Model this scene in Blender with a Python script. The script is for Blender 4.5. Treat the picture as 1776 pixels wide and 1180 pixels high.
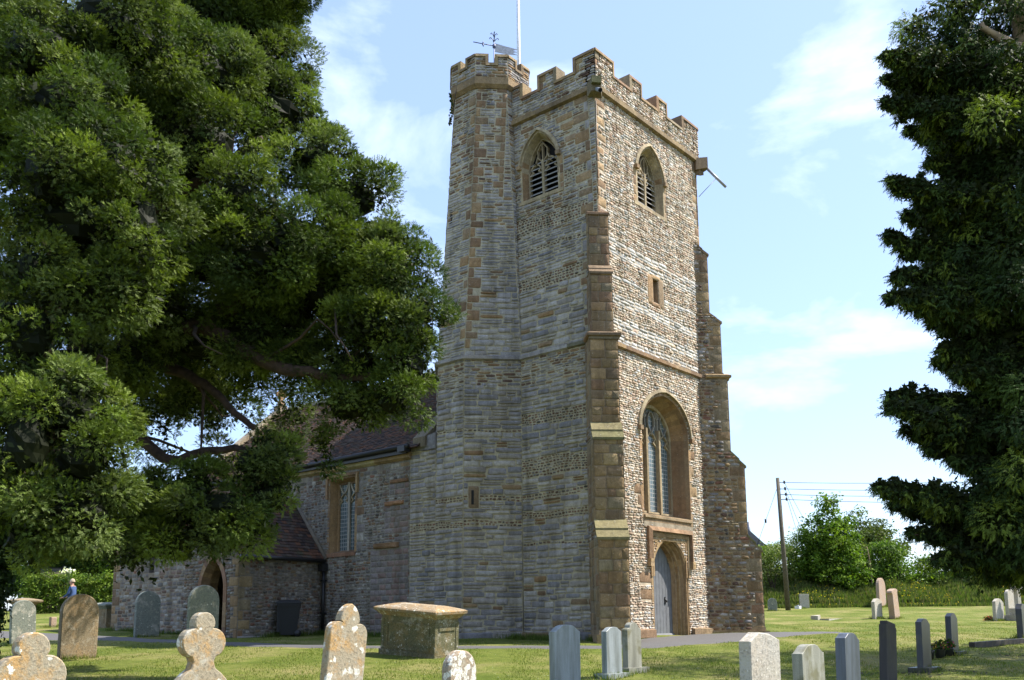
import bpy, math, random
import numpy as np
from mathutils import Matrix, Vector, geometry
random.seed(7); RNG = np.random.default_rng(7)
R = math.radians
SC = bpy.context.scene
for o in list(bpy.data.objects): bpy.data.objects.remove(o)
COL = SC.collection

# ------------------------------------------------------------------ camera
cam_d = bpy.data.cameras.new('camera'); cam = bpy.data.objects.new('camera', cam_d); COL.objects.link(cam)
cam_d.sensor_width = 36; cam_d.lens = 36*1610/1776; cam_d.shift_y = 232/1776
cam_d.clip_start = .1; cam_d.clip_end = 3000
def cam_axes(y, p, r):
    cy, sy, cp, sp = math.cos(y), math.sin(y), math.cos(p), math.sin(p)
    f = np.array([sy*cp, cy*cp, sp]); rt = np.array([cy, -sy, 0.]); up = np.cross(rt, f)
    return rt*math.cos(r)+up*math.sin(r), -rt*math.sin(r)+up*math.cos(r), f
rr, uu, ff = cam_axes(R(-40.47), R(9.06), R(-.525))
CAM = np.array([13.673, -19.725, 0.])
cam.matrix_world = Matrix(((rr[0], uu[0], -ff[0], CAM[0]), (rr[1], uu[1], -ff[1], CAM[1]), (rr[2], uu[2], -ff[2], CAM[2]), (0, 0, 0, 1)))
SC.camera = cam

# ------------------------------------------------------------------ light
SUN = Vector((.50, .515, 1.0)).normalized()
EL = math.asin(SUN.z); AZ = math.atan2(SUN.x, SUN.y)
sd = bpy.data.lights.new('sun', 'SUN'); sd.energy = 4.5; sd.angle = R(.53); sd.color = (1, .93, .83)
so = bpy.data.objects.new('sun', sd); COL.objects.link(so); so.location = (30, 30, 60)
so.rotation_euler = SUN.to_track_quat('Z', 'Y').to_euler()
wd = bpy.data.worlds.new('World'); SC.world = wd; wd.use_nodes = True
nt = wd.node_tree; nt.nodes.clear()
def N(t, typ, **kw):
    n = t.nodes.new(typ)
    for k, v in kw.items():
        if k.startswith('i_'):
            k2 = k[2:]; n.inputs[int(k2) if k2.isdigit() else k2].default_value = v
        else: setattr(n, k, v)
    return n
sky = N(nt, 'ShaderNodeTexSky', sky_type='NISHITA', sun_disc=False, sun_elevation=EL, sun_rotation=AZ, air_density=1.0, dust_density=.9, ozone_density=1.6)
tc = N(nt, 'ShaderNodeTexCoord')
mp = N(nt, 'ShaderNodeMapping'); mp.inputs['Scale'].default_value = (1.0, 1.0, 2.1); mp.inputs['Rotation'].default_value = (.25, .1, .6); mp.inputs['Location'].default_value = (.9, .35, .2)
nz = N(nt, 'ShaderNodeTexNoise', i_Scale=3.3, i_Detail=9.0, i_Roughness=.56, i_Distortion=.35)
cr = N(nt, 'ShaderNodeMapRange', i_1=.53, i_2=.86, i_3=0.0, i_4=.6)
mx = N(nt, 'ShaderNodeMix', data_type='RGBA'); mx.inputs['B'].default_value = (8.0, 8.4, 8.9, 1)
bg = N(nt, 'ShaderNodeBackground', i_Strength=.135); wo = N(nt, 'ShaderNodeOutputWorld')
L = nt.links.new
L(tc.outputs['Generated'], mp.inputs['Vector']); L(mp.outputs['Vector'], nz.inputs['Vector']); L(nz.outputs['Fac'], cr.inputs[0])
L(cr.outputs[0], mx.inputs['Factor']); hz = N(nt, 'ShaderNodeMix', data_type='RGBA'); hz.inputs['Factor'].default_value = .42; hz.inputs['B'].default_value = (2.15, 2.85, 4.6, 1); L(sky.outputs[0], hz.inputs['A']); L(hz.outputs['Result'], mx.inputs['A']); L(mx.outputs['Result'], bg.inputs['Color']); L(bg.outputs[0], wo.inputs[0])
vs = SC.view_settings; vs.view_transform = 'Standard'; vs.look = 'None'; vs.gamma = 1; vs.exposure = 1.22
SC.cycles.max_bounces = 5; SC.cycles.transparent_max_bounces = 8; SC.cycles.caustics_reflective = False; SC.cycles.caustics_refractive = False

# ------------------------------------------------------------------ frame of measurement along the view, and ground height
F2 = np.array([-.6491, .7607]); R2 = np.array([.7607, .6491])
def W(v, u, z=None):
    p = CAM[:2]+F2*u+R2*v
    return np.array([p[0], p[1], GH(p[0], p[1]) if z is None else z])
GU = [-60, 0, 21, 24.5, 29, 33.5, 50, 62, 120, 400]; GZ = [-2.2, -1.62, -.62, -.47, -.36, -.15, .68, 1.05, 1.6, 2.2]
def GH(x, y):
    u = (np.asarray(x)-CAM[0])*F2[0]+(np.asarray(y)-CAM[1])*F2[1]
    s = 0
    for k in (-1.5, -.5, .5, 1.5): s = s+np.interp(u+k, GU, GZ)
    return s/4

# ------------------------------------------------------------------ materials
def mat(name):
    m = bpy.data.materials.new(name); m.use_nodes = True; t = m.node_tree
    return m, t, t.nodes['Principled BSDF']
def ramp(t, fac, stops):
    r = N(t, 'ShaderNodeValToRGB'); cr = r.color_ramp
    while len(cr.elements) > 2: cr.elements.remove(cr.elements[-1])
    for k, (p, c) in enumerate(stops):
        e = cr.elements[k] if k < 2 else cr.elements.new(p)
        e.position = p; e.color = (*c, 1) if len(c) == 3 else c
    t.links.new(fac, r.inputs[0]); return r.outputs[0]
def noise(t, scale, detail=4, rough=.55, vec=None, dist=0):
    n = N(t, 'ShaderNodeTexNoise', i_Scale=scale, i_Detail=detail, i_Roughness=rough, i_Distortion=dist)
    if vec is None:
        g = t.nodes.get('POS') or N(t, 'ShaderNodeNewGeometry', name='POS'); vec = g.outputs['Position']
    t.links.new(vec, n.inputs['Vector']); return n.outputs['Fac']
def mixc(t, fac, a, b, blend='MIX'):
    m = N(t, 'ShaderNodeMix', data_type='RGBA', blend_type=blend)
    for k, v in (('Factor', fac), ('A', a), ('B', b)):
        if isinstance(v, (int, float)): m.inputs[k].default_value = v
        elif isinstance(v, tuple): m.inputs[k].default_value = (*v, 1)[:4]
        else: t.links.new(v, m.inputs[k])
    return m.outputs['Result']
def rng(t, fac, a, b, c, d):
    m = N(t, 'ShaderNodeMapRange', i_1=a, i_2=b, i_3=c, i_4=d); t.links.new(fac, m.inputs[0]); return m.outputs[0]
def bump(t, p, hs, strength=.5, dist=.02):
    b = N(t, 'ShaderNodeBump', i_Strength=strength, i_Distance=dist); t.links.new(hs, b.inputs['Height']); t.links.new(b.outputs[0], p.inputs['Normal'])
def mat_attr_stone(name, speck=1.0, lichen=.35, bs=.7):
    m, t, p = mat(name); a = N(t, 'ShaderNodeAttribute', attribute_name='Col')
    n1 = noise(t, 9, 6, .7); n2 = noise(t, 55, 4, .7); n3 = noise(t, 1.1, 3, .5)
    c = mixc(t, 1.0, a.outputs['Color'], ramp(t, n1, [(.25, (.62, .6, .58)), (.72, (1.22, 1.2, 1.16))]), 'MULTIPLY')
    mp_ = N(t, 'ShaderNodeMapping'); mp_.inputs['Scale'].default_value = (2.6, 2.6, .28); t.links.new(t.nodes['POS'].outputs['Position'], mp_.inputs[0]); c = mixc(t, 1.0, c, ramp(t, noise(t, 1.0, 5, .65, mp_.outputs[0]), [(.36, (.70, .69, .66)), (.56, (1.06, 1.06, 1.06))]), 'MULTIPLY')
    c = mixc(t, speck, c, ramp(t, n2, [(.3, (.74, .73, .72)), (.75, (1.2, 1.2, 1.2))]), 'MULTIPLY')
    c = mixc(t, rng(t, n3, .52, .78, 0, lichen), c, (.24, .19, .125))
    c = mixc(t, rng(t, noise(t, 24, 3, .6), .66, .7, 0, .55), c, (.52, .50, .43))
    t.links.new(c, p.inputs['Base Color']); p.inputs['Roughness'].default_value = .92
    b = N(t, 'ShaderNodeMath', operation='ADD'); t.links.new(n1, b.inputs[0]); t.links.new(n2, b.inputs[1])
    bump(t, p, b.outputs[0], bs, .025)
    return m
M_ST = mat_attr_stone('rubble_stone'); M_MO = mat_attr_stone('lime_mortar', 1.0, .3, .9)
M_HAM = mat_attr_stone('dressed_stone', .8, .3, .6)
def simple(name, col, rough=.6, metal=0, nscale=20, var=.25, bs=.0):
    m, t, p = mat(name); n = noise(t, nscale, 4)
    c = mixc(t, 1.0, col, ramp(t, n, [(.3, (1-var,)*3), (.7, (1+var,)*3)]), 'MULTIPLY')
    t.links.new(c, p.inputs['Base Color']); p.inputs['Roughness'].default_value = rough; p.inputs['Metallic'].default_value = metal
    if bs: bump(t, p, n, bs, .02)
    return m
M_DARK = simple('dark_interior', (.012, .012, .012), .9)
M_LOUV = simple('weathered_louvre', (.30, .29, .27), .8)
M_IRON = simple('black_iron', (.012, .012, .013), .45)
M_LEAD = simple('lead_grey', (.25, .27, .30), .5, .2)
M_WHITE = simple('white_paint', (.75, .76, .78), .4)
M_BLUE = simple('blue_iron_paint', (.06, .08, .17), .5)
M_DOOR = simple('grey_blue_paint', (.135, .142, .152), .6, 0, 6, .18)
M_WOOD = simple('pole_wood', (.10, .085, .06), .9, 0, 12, .35, .4)
M_BIN = simple('bin_plastic', (.006, .007, .009), .55)
def glassmat():
    m, t, p = mat('leaded_glass'); n = noise(t, 14, 2)
    g = t.nodes['POS']; sp = N(t, 'ShaderNodeSeparateXYZ'); t.links.new(g.outputs['Position'], sp.inputs[0])
    ad = N(t, 'ShaderNodeMath', operation='ADD'); t.links.new(sp.outputs[0], ad.inputs[0]); t.links.new(sp.outputs[1], ad.inputs[1])
    def grid(src, k):
        a = N(t, 'ShaderNodeMath', operation='MULTIPLY', i_1=k); t.links.new(src, a.inputs[0])
        b = N(t, 'ShaderNodeMath', operation='FRACT'); t.links.new(a.outputs[0], b.inputs[0])
        c = N(t, 'ShaderNodeMath', operation='LESS_THAN', i_1=.17); t.links.new(b.outputs[0], c.inputs[0]); return c.outputs[0]
    mxm = N(t, 'ShaderNodeMath', operation='MAXIMUM'); t.links.new(grid(ad.outputs[0], 9.5), mxm.inputs[0]); t.links.new(grid(sp.outputs[2], 8.0), mxm.inputs[1])
    c = mixc(t, mxm.outputs[0], ramp(t, n, [(.3, (.05, .08, .09)), (.7, (.12, .16, .17))]), (.30, .30, .29))
    t.links.new(c, p.inputs['Base Color']); t.links.new(rng(t, mxm.outputs[0], 0, 1, .12, .6), p.inputs['Roughness'])
    bump(t, p, n, .15, .05); return m
M_GLASS = glassmat()
def roofmat():
    m, t, p = mat('clay_tiles'); a = N(t, 'ShaderNodeAttribute', attribute_name='Col')
    c = mixc(t, 1.0, a.outputs['Color'], ramp(t, noise(t, 12, 5, .7), [(.3, (.6, .6, .6)), (.7, (1.3, 1.3, 1.3))]), 'MULTIPLY')
    c = mixc(t, rng(t, noise(t, 1.3, 4, .6), .58, .7, 0, .5), c, (.06, .07, .03))
    t.links.new(c, p.inputs['Base Color']); p.inputs['Roughness'].default_value = .95; p.inputs['Specular IOR Level'].default_value = .15; bump(t, p, noise(t, 40, 3), .4, .02); return m
M_TILE = roofmat()
def objvec(t):
    tcn = N(t, 'ShaderNodeTexCoord'); oi = N(t, 'ShaderNodeObjectInfo'); ad = N(t, 'ShaderNodeVectorMath', operation='ADD')
    t.links.new(tcn.outputs['Object'], ad.inputs[0]); t.links.new(oi.outputs['Location'], ad.inputs[1]); return ad.outputs[0]
def lichenmat(name, base, orange, white, wscale=9, wth=.40):
    m, t, p = mat(name)
    v = objvec(t)
    n1 = noise(t, 5, 6, .7, v); n2 = noise(t, 26, 5, .7, v); n3 = noise(t, 60, 3, .7, v)
    n0 = noise(t, 2.6, 6, .75, v, .6); c = mixc(t, rng(t, n0, .46, .60, 0, orange), base, (.42, .23, .06)); c = mixc(t, rng(t, n1, .56, .66, 0, .7), c, (.40, .37, .29))
    c = mixc(t, rng(t, n2, .52, .62, 0, .75), c, tuple(x*.5 for x in base))
    c = mixc(t, rng(t, n3, .56, .66, 0, .6), c, (.42, .38, .27))
    if white:
        dv = N(t, 'ShaderNodeVectorMath', operation='ADD'); nn = N(t, 'ShaderNodeTexNoise', i_Scale=11.0, i_Detail=5.0, i_Roughness=.7); t.links.new(v, nn.inputs['Vector'])
        sc = N(t, 'ShaderNodeVectorMath', operation='SCALE'); sc.inputs['Scale'].default_value = .16; t.links.new(nn.outputs['Color'], sc.inputs[0]); t.links.new(v, dv.inputs[0]); t.links.new(sc.outputs[0], dv.inputs[1])
        vo = N(t, 'ShaderNodeTexVoronoi', i_Scale=wscale, i_Randomness=1.0); t.links.new(dv.outputs[0], vo.inputs['Vector'])
        sel = N(t, 'ShaderNodeSeparateColor'); t.links.new(vo.outputs['Color'], sel.inputs[0]); thr = rng(t, sel.outputs[0], .30, 1.0, 0, wth)
        sb = N(t, 'ShaderNodeMath', operation='SUBTRACT'); t.links.new(thr, sb.inputs[0]); t.links.new(vo.outputs['Distance'], sb.inputs[1])
        f1 = rng(t, sb.outputs[0], -.02, .05, 0, 1); mask = mixc(t, 1.0, f1, ramp(t, noise(t, 45, 4, .8, v), [(.36, (.15,)*3), (.5, (1, 1, 1))]), 'MULTIPLY')
        c = mixc(t, mask, c, (.64, .63, .57))
        c = mixc(t, rng(t, noise(t, 3.3, 5, .7, v), .56, .66, 0, .7), c, (.42, .40, .34))
    t.links.new(c, p.inputs['Base Color']); p.inputs['Roughness'].default_value = .95
    bump(t, p, n2, .6, .02); return m
M_LICH = lichenmat('lichened_ham_stone', (.30, .255, .18), .75, True, 10.5, .50)
M_LICHW = lichenmat('white_lichen_stone', (.26, .22, .17), .3, True, 14, 1.1)
M_OLD = lichenmat('old_brown_stone', (.21, .165, .10), .25, False)
M_OLDG = lichenmat('old_green_grey_stone', (.17, .19, .16), .0, True, 11, .28)
M_TOMB = lichenmat('mossy_tomb_stone', (.11, .105, .05), .25, True, 16, .26)
M_LID = lichenmat('brown_lid_stone', (.25, .185, .11), .5, True, 14, .38)
M_PALE = lichenmat('pale_rough_stone', (.40, .38, .33), .15, True, 20, .3)
M_PINK = lichenmat('pinkish_stone', (.36, .26, .20), .3, False)
def granite(name, col, rough=.35, algae=0.):
    m, t, p = mat(name); v = objvec(t)
    c = mixc(t, 1.0, col, ramp(t, noise(t, 260, 2, .8, v), [(.35, (.75,)*3), (.65, (1.25,)*3)]), 'MULTIPLY')
    if algae: c = mixc(t, rng(t, noise(t, 3.2, 4, .6, v), .5, .62, 0, algae), c, (.11, .10, .03))
    c = mixc(t, rng(t, noise(t, 7, 5, .7, v), .5, .8, 0, .3), c, tuple(x*.6 for x in col))
    mp_ = N(t, 'ShaderNodeMapping'); mp_.inputs['Scale'].default_value = (9, 9, .9); t.links.new(v, mp_.inputs[0]); c = mixc(t, 1.0, c, ramp(t, noise(t, 1.0, 5, .7, mp_.outputs[0]), [(.35, (.62, .62, .58)), (.6, (1.08, 1.08, 1.08))]), 'MULTIPLY')
    t.links.new(c, p.inputs['Base Color']); p.inputs['Roughness'].default_value = rough; return m
M_GRL = granite('light_grey_granite', (.25, .28, .29), .45)
M_GRW = granite('weathered_grey_granite', (.25, .25, .21), .7, .7)
M_GRB = granite('blue_grey_slate', (.075, .09, .115), .4)
M_GRD = granite('dark_slate', (.028, .030, .034), .35, .35)
M_GRK = granite('near_black_stone', (.035, .030, .028), .7, .2)
def leafmat(name, trans=.25):
    m, t, p = mat(name); a = N(t, 'ShaderNodeAttribute', attribute_name='Col')
    t.links.new(a.outputs['Color'], p.inputs['Base Color']); p.inputs['Roughness'].default_value = .6; p.inputs['Specular IOR Level'].default_value = .12
    tr = N(t, 'ShaderNodeBsdfTranslucent'); c = mixc(t, 1.0, a.outputs['Color'], (1.5, 1.7, .6), 'MULTIPLY'); t.links.new(c, tr.inputs[0])
    ms = N(t, 'ShaderNodeMixShader', i_0=trans); t.links.new(p.outputs[0], ms.inputs[1]); t.links.new(tr.outputs[0], ms.inputs[2])
    t.links.new(ms.outputs[0], t.nodes['Material Output'].inputs[0]); return m
M_LEAF = leafmat('leaves', .28); M_NEED = leafmat('yew_needles', .2)
M_BARK = simple('bark', (.05, .032, .024), .95, 0, 9, .5, .9)
M_BARKL = simple('pale_bark', (.26, .19, .12), .95, 0, 9, .4, .8)
def grassmat():
    m, t, p = mat('lawn'); n1 = noise(t, .55, 5, .6); n2 = noise(t, 5, 5, .75); n3 = noise(t, 70, 3, .7)
    c = ramp(t, n1, [(.34, (.095, .130, .020)), (.5, (.14, .165, .036)), (.66, (.235, .215, .085))])
    c = mixc(t, 1.0, c, ramp(t, n2, [(.3, (.62, .66, .6)), (.7, (1.25, 1.2, 1.2))]), 'MULTIPLY')
    c = mixc(t, 1.0, c, ramp(t, n3, [(.3, (.6, .6, .6)), (.7, (1.3, 1.3, 1.3))]), 'MULTIPLY')
    c = mixc(t, rng(t, noise(t, 7.5, 2, .5), .71, .74, 0, .6), c, (.13, .09, .045))
    t.links.new(c, p.inputs['Base Color']); p.inputs['Roughness'].default_value = .95; p.inputs['Specular IOR Level'].default_value = .1
    bump(t, p, n3, .7, .03); return m
M_GRASS = grassmat()
M_TAR = simple('worn_asphalt', (.085, .082, .080), .9, 0, 90, .3, .3)

# ------------------------------------------------------------------ mesh builder
class MB:
    def __init__(s): s.V = []; s.F = []; s.n = 0; s.mats = []; s.smooth = []
    def mi(s, m):
        if m not in s.mats: s.mats.append(m)
        return s.mats.index(m)
    def add(s, verts, faces, m, col=(.5, .5, .5), sm=False):
        """faces: array (k, n) or list of tuples; col: one colour or one per face"""
        v = np.asarray(verts, float).reshape(-1, 3)
        col = np.asarray(col, float)
        col = np.tile(col, (len(faces), 1)) if col.ndim == 1 else col
        if isinstance(faces, np.ndarray): groups = [(faces, col)]
        else:
            d = {}
            for i, f in enumerate(faces): d.setdefault(len(f), []).append(i)
            groups = [(np.array([faces[i] for i in x]), col[x]) for x in d.values()]
        for g, c in groups: s.F.append((g+s.n, s.mi(m), c, sm))
        s.V.append(v); s.n += len(v)
    def box(s, a, b, m, col=(.5, .5, .5)):
        x0, y0, z0 = a; x1, y1, z1 = b
        s.hexa([(x0, y0), (x1, y0), (x1, y1), (x0, y1)], z0, z1, m, col)
    def hexa(s, q, z0, z1, m, col=(.5, .5, .5)):
        k = len(q); z0 = z0 if hasattr(z0, '__len__') else [z0]*k; z1 = z1 if hasattr(z1, '__len__') else [z1]*k
        v = [(x, y, z0[i]) for i, (x, y) in enumerate(q)]+[(x, y, z1[i]) for i, (x, y) in enumerate(q)]
        f = [tuple(range(k))[::-1], tuple(range(k, 2*k))]+[(i, (i+1) % k, k+(i+1) % k, k+i) for i in range(k)]
        s.add(v, f, m, col)
    def tube(s, pts, rad, m, col=(.5, .5, .5), n=8, rough=0, cap=True):
        P = np.asarray(pts, float); rad = np.broadcast_to(np.asarray(rad, float), (len(P),)); V = []
        t0 = None
        for i in range(len(P)):
            t = P[min(i+1, len(P)-1)]-P[max(i-1, 0)]; t = t/(np.linalg.norm(t)+1e-9)
            if t0 is None:
                a = np.cross(t, (0, 0, 1.)); a = a if np.linalg.norm(a) > .1 else np.cross(t, (1., 0, 0))
            else: a = a-t*(a@t)
            a = a/np.linalg.norm(a); b = np.cross(t, a); t0 = t
            for k in range(n):
                th = 2*math.pi*k/n; r = rad[i]*(1+rough*(random.random()-.5))
                V.append(P[i]+r*(math.cos(th)*a+math.sin(th)*b))
        f = [(i*n+k, i*n+(k+1) % n, (i+1)*n+(k+1) % n, (i+1)*n+k) for i in range(len(P)-1) for k in range(n)]
        if cap: f += [tuple(range(n))[::-1], tuple(range((len(P)-1)*n, len(P)*n))]
        s.add(V, f, m, col, True)
    def build(s, name, parent=None, loc=None):
        me = bpy.data.meshes.new(name); V = np.concatenate(s.V) if s.V else np.zeros((0, 3))
        off = np.array(loc if loc is not None else (0, 0, 0), float)
        V = V-off
        loops = np.concatenate([g.ravel() for g, *_ in s.F]); tot = np.concatenate([np.full(len(g), g.shape[1]) for g, *_ in s.F])
        st = np.concatenate([[0], np.cumsum(tot)[:-1]])
        me.vertices.add(len(V)); me.vertices.foreach_set('co', V.astype(np.float32).ravel())
        me.loops.add(len(loops)); me.loops.foreach_set('vertex_index', loops.astype(np.int32))
        me.polygons.add(len(tot)); me.polygons.foreach_set('loop_start', st.astype(np.int32)); me.polygons.foreach_set('loop_total', tot.astype(np.int32))
        me.polygons.foreach_set('material_index', np.concatenate([np.full(len(g), m) for g, m, *_ in s.F]).astype(np.int32))
        me.polygons.foreach_set('use_smooth', np.concatenate([np.full(len(g), sm) for g, m, c, sm in s.F]))
        a = me.attributes.new('Col', 'FLOAT_COLOR', 'FACE'); c = np.concatenate([np.hstack([c[:, :3], np.ones((len(c), 1))]) for g, m, c, sm in s.F])
        a.data.foreach_set('color', c.astype(np.float32).ravel())
        for m in s.mats: me.materials.append(m)
        me.update(calc_edges=True); me.validate()
        o = bpy.data.objects.new(name, me); COL.objects.link(o)
        if loc is not None and parent is None: o.location = loc
        if parent is not None: o.parent = parent
        return o
def tag(o, label=None, cat=None, group=None, kind=None):
    if label: o['label'] = label
    if cat: o['category'] = cat
    if group: o['group'] = group
    if kind: o['kind'] = kind
    return o
def thing(name, label, cat, loc=(0, 0, 0), group=None):
    o = bpy.data.objects.new(name, None); COL.objects.link(o); o.location = loc; o.empty_display_size = .3
    return tag(o, label, cat, group)

# palettes (albedo)
LIAS = [(.355, .335, .335), (.295, .28, .288), (.405, .385, .37), (.335, .305, .275), (.255, .25, .268), (.44, .41, .37)]
RUB = [(.17, .105, .07), (.23, .145, .09), (.13, .08, .06), (.28, .20, .12), (.11, .10, .09), (.22, .11, .075), (.20, .18, .16)]
WEST = [(.60, .52, .43), (.52, .41, .32), (.66, .60, .53), (.46, .34, .27), (.58, .46, .37), (.70, .66, .60), (.50, .47, .43), (.62, .51, .39), (.43, .31, .23)]
WLIAS = [(.55, .55, .54), (.49, .50, .50), (.62, .61, .59), (.43, .445, .455)]
HAM = [(.31, .20, .10), (.26, .165, .09), (.35, .24, .125), (.22, .14, .08), (.29, .205, .12)]
HAMD = [(.255, .175, .09), (.30, .21, .105), (.21, .145, .085), (.33, .24, .125), (.26, .21, .13), (.265, .16, .09)]
NAVE = [(.25, .23, .22), (.21, .185, .18), (.30, .29, .27), (.22, .155, .13), (.36, .34, .31), (.16, .15, .145)]
MORT = (.47, .42, .30)
def pick(pal): 
    c = np.array(random.choice(pal)); return c*(1+random.uniform(-.16, .16))

# ------------------------------------------------------------------ stone walls: every stone is modelled
class Panel:
    """a (possibly tapering) wall face; A bottom left, B bottom right seen from outside; lerped to A1, B1 at z1"""
    def __init__(s, A, B, z0, z1, A1=None, B1=None):
        s.A, s.B = np.array(A, float), np.array(B, float); s.A1 = np.array(A if A1 is None else A1, float); s.B1 = np.array(B if B1 is None else B1, float)
        s.z0, s.z1 = z0, z1
        d = s.B-s.A; d = d/np.linalg.norm(d); s.n = np.array([d[1], -d[0], 0.]); s.w = np.linalg.norm(s.B-s.A)
    def width(s, z):
        k = (z-s.z0)/(s.z1-s.z0); return np.linalg.norm((s.B+(s.B1-s.B)*k)-(s.A+(s.A1-s.A)*k))
    def P(s, x, z, d=0.):
        x, z, d = np.broadcast_arrays(np.asarray(x, float), np.asarray(z, float), np.asarray(d, float))
        k = (z-s.z0)/(s.z1-s.z0); a = s.A+np.multiply.outer(k, s.A1-s.A); b = s.B+np.multiply.outer(k, s.B1-s.B)
        e = b-a; ln = np.linalg.norm(e, axis=-1, keepdims=True); e = e/np.maximum(ln, 1e-6)
        p = a+e*x[..., None]
        return np.concatenate([p+s.n[:2]*d[..., None], z[..., None]], axis=-1)
ANG = np.linspace(0, 2*np.pi, 12, endpoint=False)+.26
def place_stones(B, pan, S, m=None):
    if not S: return
    m = m or M_ST
    A = np.array([x[:7] for x in S]); C = np.array([x[7] for x in S]); n = len(S)
    cx, cz, hw, hh, rot, rel, ex = A.T
    c, s_ = np.cos(ANG), np.sin(ANG)
    X = np.sign(c)*np.abs(c)**(2/ex[:, None]); Z = np.sign(s_)*np.abs(s_)**(2/ex[:, None])
    J = 1+RNG.normal(0, .035, (n, 12))*np.where(ex < 4, 2.0, 1.0)[:, None]
    cr, sr = np.cos(rot)[:, None], np.sin(rot)[:, None]
    V = []
    for k, (sc, dp) in enumerate(((1.0, -.012), (.985, .45), (.80, .95))):
        inset = np.minimum(1.0, sc+0*hw)[:, None]
        x = X*J*hw[:, None]*inset; z = Z*J*hh[:, None]*inset
        if k == 1: x = x-np.sign(x)*.003; z = z-np.sign(z)*.003
        d = np.full_like(x, dp) if k == 0 else rel[:, None]*dp*(1+RNG.uniform(-.35, .35, x.shape))
        V.append(pan.P(cx[:, None]+x*cr-z*sr, np.clip(cz[:, None]+x*sr+z*cr, pan.z0-.2, pan.z1+.2), d))
    V.append(pan.P(cx, cz, rel*(1+RNG.uniform(-.3, .4, n)))[:, None, :])
    V = np.concatenate(V, axis=1)  # n,37,3
    i = np.arange(12); j = (i+1) % 12
    Q = np.concatenate([np.stack([i, j, 12+j, 12+i], 1), np.stack([12+i, 12+j, 24+j, 24+i], 1)])
    T = np.stack([24+i, 24+j, np.full(12, 36)], 1); off = (np.arange(n)*37)[:, None, None]
    mi = B.mi(m); B.F.append(((Q[None]+off).reshape(-1, 4)+B.n, mi, np.repeat(C, 24, 0), True))
    B.F.append(((T[None]+off).reshape(-1, 3)+B.n, mi, np.repeat(C, 12, 0), True))
    B.V.append(V.reshape(-1, 3)); B.n += n*37
STY = {
 'lias': dict(h=(.11, .20), w=(.24, .70), pal=LIAS, rel=.032, ex=7, odd=(HAM, .035), gap=.0105, split=.2),
 'liasthin': dict(h=(.05, .11), w=(.18, .6), pal=LIAS, rel=.022, ex=4.5, odd=(HAM, .08), gap=.007, split=.05),
 'mix': dict(h=(.05, .11), w=(.12, .42), pal=LIAS+LIAS+RUB[:4]+HAM[:2], rel=.022, ex=4, odd=(HAM, .07), gap=.008, split=.1),
 'rub': dict(h=(.055, .09), w=(.07, .16), pal=RUB, rel=.024, ex=2.6, odd=(LIAS, .10), gap=.013, split=0),
 'west': dict(h=(.042, .09), w=(.07, .23), pal=WEST, rel=.030, ex=3.0, odd=(WLIAS, .15), gap=.006, split=0),
 'westgrey': dict(h=(.08, .13), w=(.2, .5), pal=WLIAS, rel=.024, ex=4.5, odd=(WEST, .1), gap=.006, split=.1),
 'ash': dict(h=(.20, .34), w=(.20, .42), pal=HAMD, rel=.013, ex=12, odd=(HAM, .3), gap=.006, split=0),
 'nave': dict(h=(.06, .12), w=(.08, .24), pal=NAVE, rel=.022, ex=2.9, odd=(RUB, .3), gap=.007, split=0),
 'navec': dict(h=(.09, .16), w=(.16, .42), pal=NAVE, rel=.016, ex=4.5, odd=(RUB, .2), gap=.006, split=.1),
 'butt': dict(h=(.07, .13), w=(.1, .3), pal=RUB+HAMD+[(.30, .29, .28)], rel=.028, ex=3.2, odd=(LIAS, .18), gap=.008, split=0),
}
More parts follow.
